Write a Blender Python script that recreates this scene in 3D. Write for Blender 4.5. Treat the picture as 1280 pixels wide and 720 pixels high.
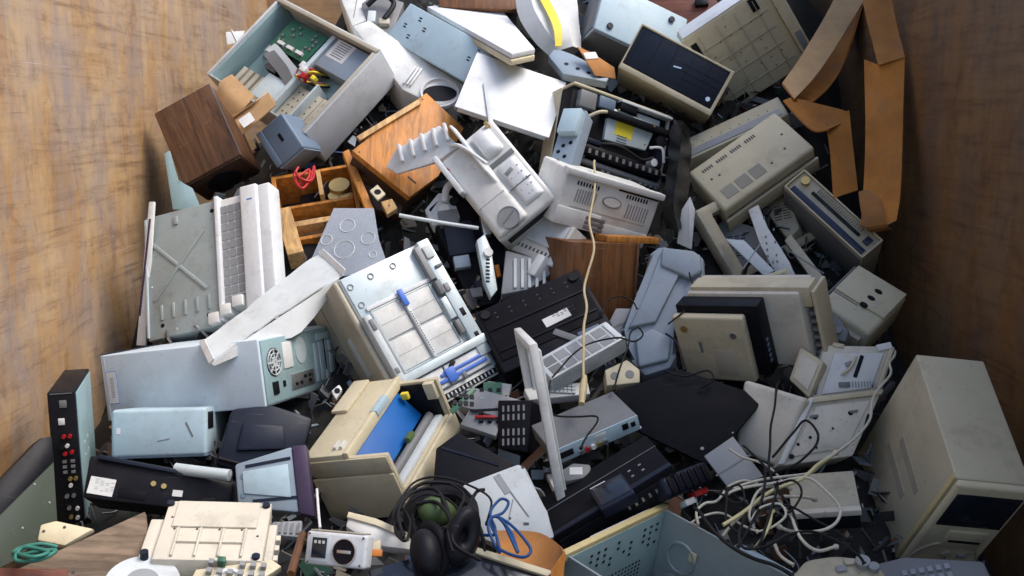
import bpy, bmesh, math, random
from mathutils import Vector, Matrix, Quaternion
R = math.radians
scn = bpy.context.scene
for ob in list(bpy.data.objects): bpy.data.objects.remove(ob)

# ---------------------------------------------------------------- camera
cam_d = bpy.data.cameras.new('camera'); cam = bpy.data.objects.new('camera', cam_d)
scn.collection.objects.link(cam); scn.camera = cam
cam.location = (0, 0, 1.6); cam.rotation_euler = (R(80), 0, 0)
cam_d.sensor_width = 36; cam_d.lens = 35.156; cam_d.clip_start = .05; cam_d.clip_end = 500

# ---------------------------------------------------------------- sky and sun
SUN_EL, SUN_AZ = R(57), R(97)          # azimuth clockwise from +y: the light comes from the right, over the wall
world = bpy.data.worlds.new('World'); scn.world = world; world.use_nodes = True
wn = world.node_tree.nodes; wl = world.node_tree.links
sky = wn.new('ShaderNodeTexSky'); sky.sky_type = 'NISHITA'; sky.sun_disc = False
sky.sun_elevation = SUN_EL; sky.sun_rotation = SUN_AZ; sky.air_density = 1.0; sky.dust_density = 3.0; sky.ozone_density = 1.0
wl.new(sky.outputs[0], wn['Background'].inputs[0]); wn['Background'].inputs[1].default_value = .15
sun_d = bpy.data.lights.new('sun', 'SUN'); sun = bpy.data.objects.new('sun', sun_d); scn.collection.objects.link(sun)
sun_d.energy = 1.4; sun_d.angle = R(40); sun_d.color = (1, .965, .92)
sv = Vector((math.sin(SUN_AZ)*math.cos(SUN_EL), math.cos(SUN_AZ)*math.cos(SUN_EL), math.sin(SUN_EL)))
sun.rotation_euler = sv.to_track_quat('Z', 'Y').to_euler(); sun.location = (2, 2, 6)
vs = scn.view_settings; vs.view_transform = 'Standard'; vs.look = 'None'; vs.exposure = 1.02; vs.gamma = 1; vs.use_curve_mapping = False

# ---------------------------------------------------------------- materials
MATS = {}
def mk(name, col, rough=.5, metal=0., dirt=.5, var=.12, wood=None, bump=.15, spec=.4, alpha=1., scr=.5, emit=None):
    m = bpy.data.materials.new(name); m.use_nodes = True; MATS[name] = m
    nt = m.node_tree; N = nt.nodes; L = nt.links; b = N['Principled BSDF']
    def nd(t, **k):
        n = N.new(t)
        for a, v in k.items(): setattr(n, a, v)
        return n
    tc = nd('ShaderNodeTexCoord'); oi = nd('ShaderNodeObjectInfo')
    ad = nd('ShaderNodeVectorMath', operation='ADD'); sc = nd('ShaderNodeVectorMath', operation='SCALE')
    cmb = nd('ShaderNodeCombineXYZ'); L.new(oi.outputs['Random'], cmb.inputs[0]); L.new(oi.outputs['Random'], cmb.inputs[2])
    L.new(cmb.outputs[0], sc.inputs[0]); sc.inputs['Scale'].default_value = 7.3
    L.new(tc.outputs['Object'], ad.inputs[0]); L.new(sc.outputs[0], ad.inputs[1]); P = ad.outputs[0]
    def noise(scale, detail=4, rgh=.6, vec=P, dist=0):
        n = nd('ShaderNodeTexNoise'); L.new(vec, n.inputs['Vector']); n.inputs['Scale'].default_value = scale
        n.inputs['Detail'].default_value = detail; n.inputs['Roughness'].default_value = rgh; n.inputs['Distortion'].default_value = dist
        return n.outputs['Fac']
    def ramp(f, a, c, ca=(0, 0, 0, 1), cb=(1, 1, 1, 1)):
        r = nd('ShaderNodeValToRGB'); L.new(f, r.inputs[0]); e = r.color_ramp.elements
        e[0].position, e[1].position, e[0].color, e[1].color = a, c, ca, cb
        return r.outputs[0]
    def mix(f, a, c, mode='MIX'):
        x = nd('ShaderNodeMix', data_type='RGBA', blend_type=mode)
        for s, v in ((x.inputs[0], f), (x.inputs[6], a), (x.inputs[7], c)):
            if isinstance(v, (int, float)): s.default_value = v
            elif isinstance(v, tuple): s.default_value = v
            else: L.new(v, s)
        return x.outputs[2]
    def C(c, k=1.): return (min(1, c[0]*k), min(1, c[1]*k), min(1, c[2]*k), 1)
    if wood:
        mp = nd('ShaderNodeMapping'); L.new(P, mp.inputs[0]); mp.inputs['Scale'].default_value = wood
        g = noise(6, 6, .62, mp.outputs[0], 1.2); base = ramp(g, .38, .62, C(col, .42), C(col, 1.35))
        g2 = noise(40, 3, .6, mp.outputs[0]); base = mix(.35, base, ramp(g2, .3, .7, C(col, .6), C(col, 1.25)))
    else:
        base = ramp(noise(5, 5, .65), .3, .72, C(col, 1-var), C(col, 1+var*.5))
    if dirt > 0:
        dm = nd('ShaderNodeMath', operation='MULTIPLY'); L.new(ramp(noise(9, 7, .7), .52, .78), dm.inputs[0]); dm.inputs[1].default_value = .75*dirt
        lum = (col[0]+col[1]+col[2])/3
        dc = (.16, .13, .10, 1) if lum > .12 else (.10, .095, .085, 1)
        base = mix(dm.outputs[0], base, dc)
        d2 = nd('ShaderNodeMath', operation='MULTIPLY'); L.new(ramp(noise(70, 3, .6), .64, .72), d2.inputs[0]); d2.inputs[1].default_value = .5*dirt
        base = mix(d2.outputs[0], base, dc)
    if dirt > .4:
        ym = nd('ShaderNodeMath', operation='MULTIPLY'); L.new(ramp(noise(2.6, 9, .72), .42, .72), ym.inputs[0]); ym.inputs[1].default_value = .34*dirt
        base = mix(ym.outputs[0], base, C((col[0]*.62+.03, col[1]*.56+.02, col[2]*.42)))
    if scr > 0:
        mp = nd('ShaderNodeMapping'); L.new(P, mp.inputs[0]); mp.inputs['Scale'].default_value = (9, 160, 60); mp.inputs['Rotation'].default_value = (.3, .2, .7)
        s1 = nd('ShaderNodeMath', operation='MULTIPLY'); L.new(ramp(noise(1.0, 2, .5, mp.outputs[0]), .70, .74), s1.inputs[0]); s1.inputs[1].default_value = .45*scr
        base = mix(s1.outputs[0], base, C((col[0]*.6+.2, col[1]*.6+.2, col[2]*.6+.2)))
    L.new(base, b.inputs['Base Color'])
    mr = nd('ShaderNodeMapRange'); L.new(noise(14, 5), mr.inputs[0]); mr.inputs[3].default_value = max(.05, rough-.14); mr.inputs[4].default_value = min(1, rough+.18)
    L.new(mr.outputs[0], b.inputs['Roughness'])
    b.inputs['Metallic'].default_value = metal; b.inputs['Specular IOR Level'].default_value = spec
    if bump > 0:
        bp = nd('ShaderNodeBump'); bp.inputs['Strength'].default_value = bump; bp.inputs['Distance'].default_value = .004
        L.new(noise(22, 5, .6), bp.inputs['Height']); L.new(bp.outputs[0], b.inputs['Normal'])
    if alpha < 1: b.inputs['Transmission Weight'].default_value = 1-alpha; b.inputs['IOR'].default_value = 1.15
    if emit: b.inputs['Emission Color'].default_value = (*emit, 1)
    return m
mk('white', (.66, .675, .68), .45, dirt=.5)
mk('ivory', (.60, .555, .46), .5, dirt=.75)
mk('coolwhite', (.54, .62, .68), .42, dirt=.4)
mk('stand_grey', (.235, .28, .325), .42, dirt=.6)
mk('offwhite', (.65, .65, .62), .5, dirt=.6)
mk('greywhite', (.52, .56, .57), .5, dirt=.6)
mk('beige', (.53, .47, .325), .5, dirt=.7)
mk('beige_dim', (.42, .38, .28), .55, dirt=.9)
mk('cream', (.60, .53, .36), .5, dirt=.6)
mk('yellowed', (.58, .47, .22), .5, dirt=.5)
mk('tan', (.42, .38, .30), .5, dirt=.8)
mk('grey', (.26, .27, .28), .5, dirt=.6)
mk('midgrey', (.16, .165, .17), .5, dirt=.5)
mk('vent', (.06, .06, .06), .6, dirt=.3, scr=0)
mk('black', (.007, .007, .010), .45, dirt=.12, scr=.25, spec=.16)
mk('matte_black', (.005, .005, .007), .6, dirt=.08, scr=.15, spec=.12)
mk('navy', (.011, .015, .028), .42, dirt=.12, spec=.2)
mk('slate', (.12, .17, .24), .45, dirt=.5)
mk('skyblue', (.39, .51, .57), .45, dirt=.6)
mk('steelblue', (.24, .30, .36), .45, dirt=.6)
mk('zinc', (.52, .60, .62), .38, metal=.2, dirt=.6, spec=.5)
mk('zinc_teal', (.29, .42, .44), .4, metal=.15, dirt=.6, spec=.5)
mk('zinc_dark', (.31, .36, .36), .45, metal=.2, dirt=.8)
mk('olive_metal', (.055, .068, .052), .55, metal=0., spec=.2, dirt=.8)
mk('silver', (.62, .63, .64), .28, metal=.9, dirt=.3)
mk('brass', (.55, .38, .14), .35, metal=.8, dirt=.4)
mk('pcb', (.018, .11, .06), .4, dirt=.4)
mk('blue', (.0, .10, .36), .5, dirt=.25, scr=.2)
mk('blue_lever', (.06, .16, .55), .4, dirt=.2)
mk('blue_band', (.008, .013, .045), .4, dirt=.3)
mk('blue_rubber', (.008, .06, .20), .45, dirt=.2, scr=0)
mk('purple', (.045, .025, .06), .45, dirt=.3)
mk('red', (.36, .008, .012), .4, dirt=.2, scr=0)
mk('yellow', (.72, .58, .04), .5, dirt=.2)
mk('orange', (.65, .20, .02), .5, dirt=.2)
mk('green', (.07, .115, .04), .5, dirt=.6)
mk('teal_wire', (.03, .17, .13), .5, dirt=.2, scr=0)
mk('label_white', (.62, .62, .60), .6, dirt=.35, scr=0)
mk('ink', (.05, .05, .06), .6, dirt=0, scr=0)
mk('rubber', (.007, .007, .008), .6, dirt=.15, scr=0, spec=.25)
mk('cord_white', (.50, .47, .38), .5, dirt=.5, scr=0)
mk('cord_cream', (.50, .40, .22), .5, dirt=.5, scr=0)
mk('cord_yellow', (.55, .50, .26), .5, dirt=.5, scr=0)
mk('cardboard', (.45, .19, .05), .8, dirt=.8, scr=.3, var=.4, bump=.5)
mk('cardboard_light', (.54, .34, .17), .8, dirt=.6, scr=.3, var=.3, bump=.4)
mk('card_kraft', (.50, .19, .032), .8, dirt=.7, scr=.3, var=.4, bump=.5)
mk('orange_wood', (.44, .17, .025), .5, wood=(6, .8, 6), dirt=.4)
mk('walnut', (.115, .055, .028), .4, wood=(9, .7, 9), dirt=.2)
mk('walnut_dark', (.045, .022, .013), .45, wood=(9, .7, 9), dirt=.2)
mk('teak', (.16, .065, .022), .45, wood=(8, .8, 8), dirt=.3)
mk('pine', (.50, .30, .12), .6, wood=(6, 1, 6), dirt=.4)
mk('grey_wood', (.22, .16, .11), .75, wood=(.8, 7, 7), dirt=.6)
mk('red_wood', (.16, .045, .025), .6, wood=(.8, 7, 7), dirt=.5)
mk('film', (.66, .66, .64), .3, dirt=.3, alpha=.85)
mk('clear_sheet', (.42, .46, .52), .25, dirt=.35, alpha=.75)
mk('screen_glass', (.012, .02, .03), .08, dirt=.15, scr=.3, spec=.6)
mk('dark_glass', (.010, .014, .022), .12, dirt=.25, scr=.3, spec=.6)
mk('bag', (.006, .006, .007), .3, dirt=.1, scr=0, bump=.6, spec=.5)
mk('mud', (.012, .012, .012), .85, dirt=.5, scr=0, bump=.6)

def wall_material(name, tone):
    m = bpy.data.materials.new(name); m.use_nodes = True; MATS[name] = m
    nt = m.node_tree; N = nt.nodes; L = nt.links; b = N['Principled BSDF']
    tc = N.new('ShaderNodeTexCoord')
    def noise(scl, rot=(0, 0, 0), scale=1, detail=6, rgh=.62, dist=0):
        mp = N.new('ShaderNodeMapping'); mp.inputs['Scale'].default_value = scl; mp.inputs['Rotation'].default_value = rot
        L.new(tc.outputs['Object'], mp.inputs[0]); n = N.new('ShaderNodeTexNoise'); L.new(mp.outputs[0], n.inputs['Vector'])
        n.inputs['Scale'].default_value = scale; n.inputs['Detail'].default_value = detail; n.inputs['Roughness'].default_value = rgh; n.inputs['Distortion'].default_value = dist
        return n.outputs['Fac']
    def ramp(f, st):
        r = N.new('ShaderNodeValToRGB'); L.new(f, r.inputs[0]); e = r.color_ramp.elements
        while len(e) < len(st): e.new(.5)
        for el, (p, c) in zip(e, st): el.position = p; el.color = (*c, 1)
        return r.outputs[0]
    def mix(f, a, c, mode='MIX'):
        x = N.new('ShaderNodeMix'); x.data_type = 'RGBA'; x.blend_type = mode
        for s, v in ((x.inputs[0], f), (x.inputs[6], a), (x.inputs[7], c)):
            if isinstance(v, (int, float)): s.default_value = v
            elif isinstance(v, tuple): s.default_value = v
            else: L.new(v, s)
        return x.outputs[2]
    g = lambda v: (v, v, v)
    base = ramp(noise((1, 1.5, 1.0), scale=2.2, detail=10, rgh=.66, dist=.3), [(.30, (.31, .175, .07)), (.44, (.43, .255, .105)), (.55, (.47, .31, .155)), (.68, (.40, .285, .185))])
    # grey scuffed patches, taller than wide
    gp = ramp(noise((1, 3.4, 1.7), scale=1.6, detail=11, rgh=.74), [(.44, g(0)), (.64, g(.8))])
    base = mix(gp, base, (.27, .21, .175, 1))
    # ochre rust
    rs = ramp(noise((1, 6, 1.5), scale=1.2, detail=10, rgh=.7), [(.52, g(0)), (.70, g(.7))]); base = mix(rs, base, (.42, .20, .045, 1))
    # runs down the wall
    rn = ramp(noise((1, 26, .9), scale=1, detail=6, rgh=.7), [(.34, (.62, .57, .55)), (.47, g(1)), (.62, g(1)), (.75, (1.12, 1.05, .95))]); base = mix(.25, base, rn, 'MULTIPLY')
    # scrapes of the grab along the wall, in patches
    sc = ramp(noise((1, 1.1, 30), (R(12), 0, 0), 1.0, 9, .78, .25), [(.36, (.48, .42, .40)), (.50, g(1)), (.64, g(1)), (.74, (1.2, 1.12, 1.0))])
    mk_ = ramp(noise((1, 1.2, 1.6), scale=1.9, detail=6), [(.42, g(.10)), (.62, g(.8))])
    base = mix(mk_, base, mix(1.0, base, sc, 'MULTIPLY'))
    # short crossing scuffs
    for scl, rt, a_ in (((1, 5, 46), 6, .75), ((1, 44, 5), -4, .3), ((1, 15, 11), 0, .7)):
        h_ = ramp(noise(scl, (R(rt), 0, 0), 1, 7, .7, .4), [(.32, (.60, .56, .55)), (.47, g(1)), (.58, g(1)), (.70, (1.16, 1.12, 1.06))]); base = mix(a_, base, h_, 'MULTIPLY')
    # single fine scratches, dark and pale
    for rot, th, col in ((-20, .755, (.14, .11, .09, 1)), (24, .765, (.52, .44, .36, 1))):
        f = ramp(noise((1, 2.0, 120), (R(rot), 0, 0), 1.0, 2, .5), [(th-.02, g(0)), (th+.015, g(.75))])
        base = mix(f, base, col)
    sp = ramp(noise((1, 1, 1), scale=60, detail=3), [(.68, g(0)), (.74, g(.6))]); base = mix(sp, base, (.10, .075, .06, 1))
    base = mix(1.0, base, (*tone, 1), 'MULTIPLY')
    L.new(base, b.inputs['Base Color']); b.inputs['Roughness'].default_value = .6; b.inputs['Specular IOR Level'].default_value = .35
    bp = N.new('ShaderNodeBump'); bp.inputs['Strength'].default_value = .25; bp.inputs['Distance'].default_value = .006
    L.new(noise((1, 5, 12), (R(12), 0, 0), 1, 8, .7), bp.inputs['Height']); L.new(bp.outputs[0], b.inputs['Normal'])
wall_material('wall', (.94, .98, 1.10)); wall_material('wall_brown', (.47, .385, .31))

# ---------------------------------------------------------------- poses: location, rotation, size
BOX = {
'open_tower':((-0.7420,3.7871,1.6723),(0.8186,0.4480,0.0345,-0.3577),(0.5512,0.4032,0.1742)),
'wood_speaker':((-1.0408,3.5863,1.4606),(0.8216,0.5155,-0.1984,0.1410),(0.2179,0.2986,0.1703)),
'tan_carton':((-0.8934,3.5018,1.5986),(0.8408,0.4045,-0.2395,0.2685),(0.1035,0.2083,0.0900)),
'slate_device':((-0.7394,3.5166,1.4901),(0.6091,0.6372,0.2003,-0.4275),(0.1448,0.1203,0.1330)),
'blue_tower':((-0.1072,4.0511,1.6578),(0.7631,0.5234,0.0089,-0.3791),(0.4375,0.1547,0.4200)),
'white_panel':((-0.0039,3.4688,1.6452),(0.9228,0.3507,0.1442,-0.0678),(0.3281,0.2958,0.0200)),
'wood_cabinet':((-0.6367,3.3725,1.1803),(0.9424,0.3127,-0.0477,0.1090),(0.2739,0.3320,0.1600)),
'white_printer':((-0.0135,3.2623,1.3369),(0.7996,0.4972,-0.2749,0.1946),(0.2193,0.3449,0.1549)),
'printer_foot':((0.1473,3.1595,1.1562),(0.7840,0.4526,-0.1256,-0.4058),(0.2052,0.1413,0.1000)),
'black_mechanism':((0.2875,3.5490,1.4755),(0.7774,0.5765,0.2408,0.0729),(0.4008,0.2859,0.1600)),
'metal_bracket':((0.2006,3.2796,1.4752),(0.8685,0.4303,-0.1196,-0.2152),(0.0765,0.2294,0.0600)),
'vent_printer':((0.2270,3.2813,1.3351),(0.6502,0.7212,0.2378,0.0264),(0.3421,0.1735,0.2000)),
'brown_box':((0.2020,3.1219,1.0925),(0.7110,0.6770,0.1577,0.1060),(0.2355,0.2341,0.1800)),
'black_deck':((0.0940,2.8301,0.9694),(0.9063,0.3644,-0.1309,0.1696),(0.3320,0.2227,0.0726)),
'grille_phone':((0.1917,2.6598,0.9234),(0.9339,0.2242,-0.1521,0.2333),(0.2382,0.0943,0.0500)),
'beige_monitor':((0.6285,2.7744,1.0091),(0.5506,0.7677,-0.2947,-0.1438),(0.2114,0.2024,0.1441)),
'vent_machine':((0.8124,3.3689,1.3755),(0.8811,0.3639,-0.2491,0.1711),(0.3569,0.2064,0.1133)),
'slim_slab':((0.7762,3.5197,1.4985),(0.9197,0.3213,-0.2241,0.0247),(0.3830,0.1000,0.0600)),
'empty_bezel':((0.7996,3.3036,1.2195),(0.7917,0.5354,-0.0208,0.2935),(0.3985,0.2663,0.0600)),
'dark_tower':((0.6037,3.9419,1.6740),(0.7320,0.6323,0.1288,-0.2185),(0.3612,0.1723,0.4067)),
'blue_box':((0.4299,3.9170,1.8712),(0.8245,0.5183,0.2268,-0.0073),(0.3533,0.2137,0.1351)),
'printer_base':((0.8424,3.8299,1.8517),(0.5435,0.7824,-0.2421,0.1840),(0.3342,0.3387,0.1139)),
'slot_desktop':((1.0926,3.4408,1.1175),(0.7452,0.4939,0.1274,-0.4295),(0.3411,0.0874,0.3452)),
'hole_device':((1.0191,2.9258,0.9715),(0.8735,0.3058,0.1325,-0.3550),(0.1690,0.2072,0.1200)),
'beige_tower':((1.0877,2.2745,0.7537),(0.7123,0.2097,-0.6340,-0.2161),(0.4097,0.3475,0.1639)),
'grey_drive':((0.7104,2.1455,0.7094),(0.9835,0.1080,-0.0969,-0.1080),(0.1467,0.1544,0.0500)),
'router':((0.1877,2.4103,0.8028),(0.9735,0.0930,-0.1487,0.1469),(0.2318,0.1468,0.0419)),
'bezel_frame':((0.0842,2.4089,0.8732),(0.5057,0.5339,-0.5470,-0.4000),(0.4161,0.3745,0.0300)),
'black_player':((0.2361,2.1718,0.7062),(0.9622,0.0672,-0.2482,0.0896),(0.3031,0.1747,0.0700)),
'mini_screen':((0.2298,2.0974,0.7521),(0.9657,0.1070,-0.2135,0.1020),(0.0838,0.0867,0.0300)),
'ribbed_handset':((0.3690,2.1482,0.7685),(0.8342,0.4450,0.1272,0.2998),(0.1495,0.0481,0.0500)),
'open_case_front':((0.3082,1.8947,0.5104),(0.9236,0.0338,0.0858,-0.3721),(0.3253,0.3335,0.2000)),
'blue_hatch_printer':((-0.2876,2.4458,0.6849),(0.9649,0.1480,-0.1352,-0.1698),(0.2195,0.3281,0.1764)),
'white_tower':((-0.7531,2.9426,0.8578),(0.7430,0.6516,-0.1456,-0.0469),(0.4796,0.1770,0.4199)),
'copier_side':((-0.9267,3.2053,1.0152),(0.8486,0.5077,-0.1488,-0.0038),(0.2472,0.4027,0.2600)),
'sky_monitor':((-0.8986,2.6497,0.7427),(0.7919,0.6098,0.0129,0.0283),(0.2362,0.1208,0.2561)),
'black_amp':((-1.1212,2.4982,0.7846),(0.7120,0.6891,0.0933,0.0980),(0.0600,0.3232,0.2516)),
'ribbed_chassis':((-0.6114,1.9269,0.7073),(0.9891,0.1238,0.0500,0.0625),(0.2208,0.1867,0.0600)),
'compact_camera':((-0.3323,1.8475,0.7520),(0.8231,0.5433,-0.1147,-0.1190),(0.1323,0.0639,0.0321)),
'tray_printer':((-0.3693,2.9643,0.8867),(0.7862,0.5199,0.0235,0.3331),(0.2957,0.4139,0.2857)),
'small_keyboard':((0.7612,2.9322,1.0677),(0.8553,0.4674,0.0090,0.2232),(0.1647,0.0954,0.0300)),
}
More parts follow.
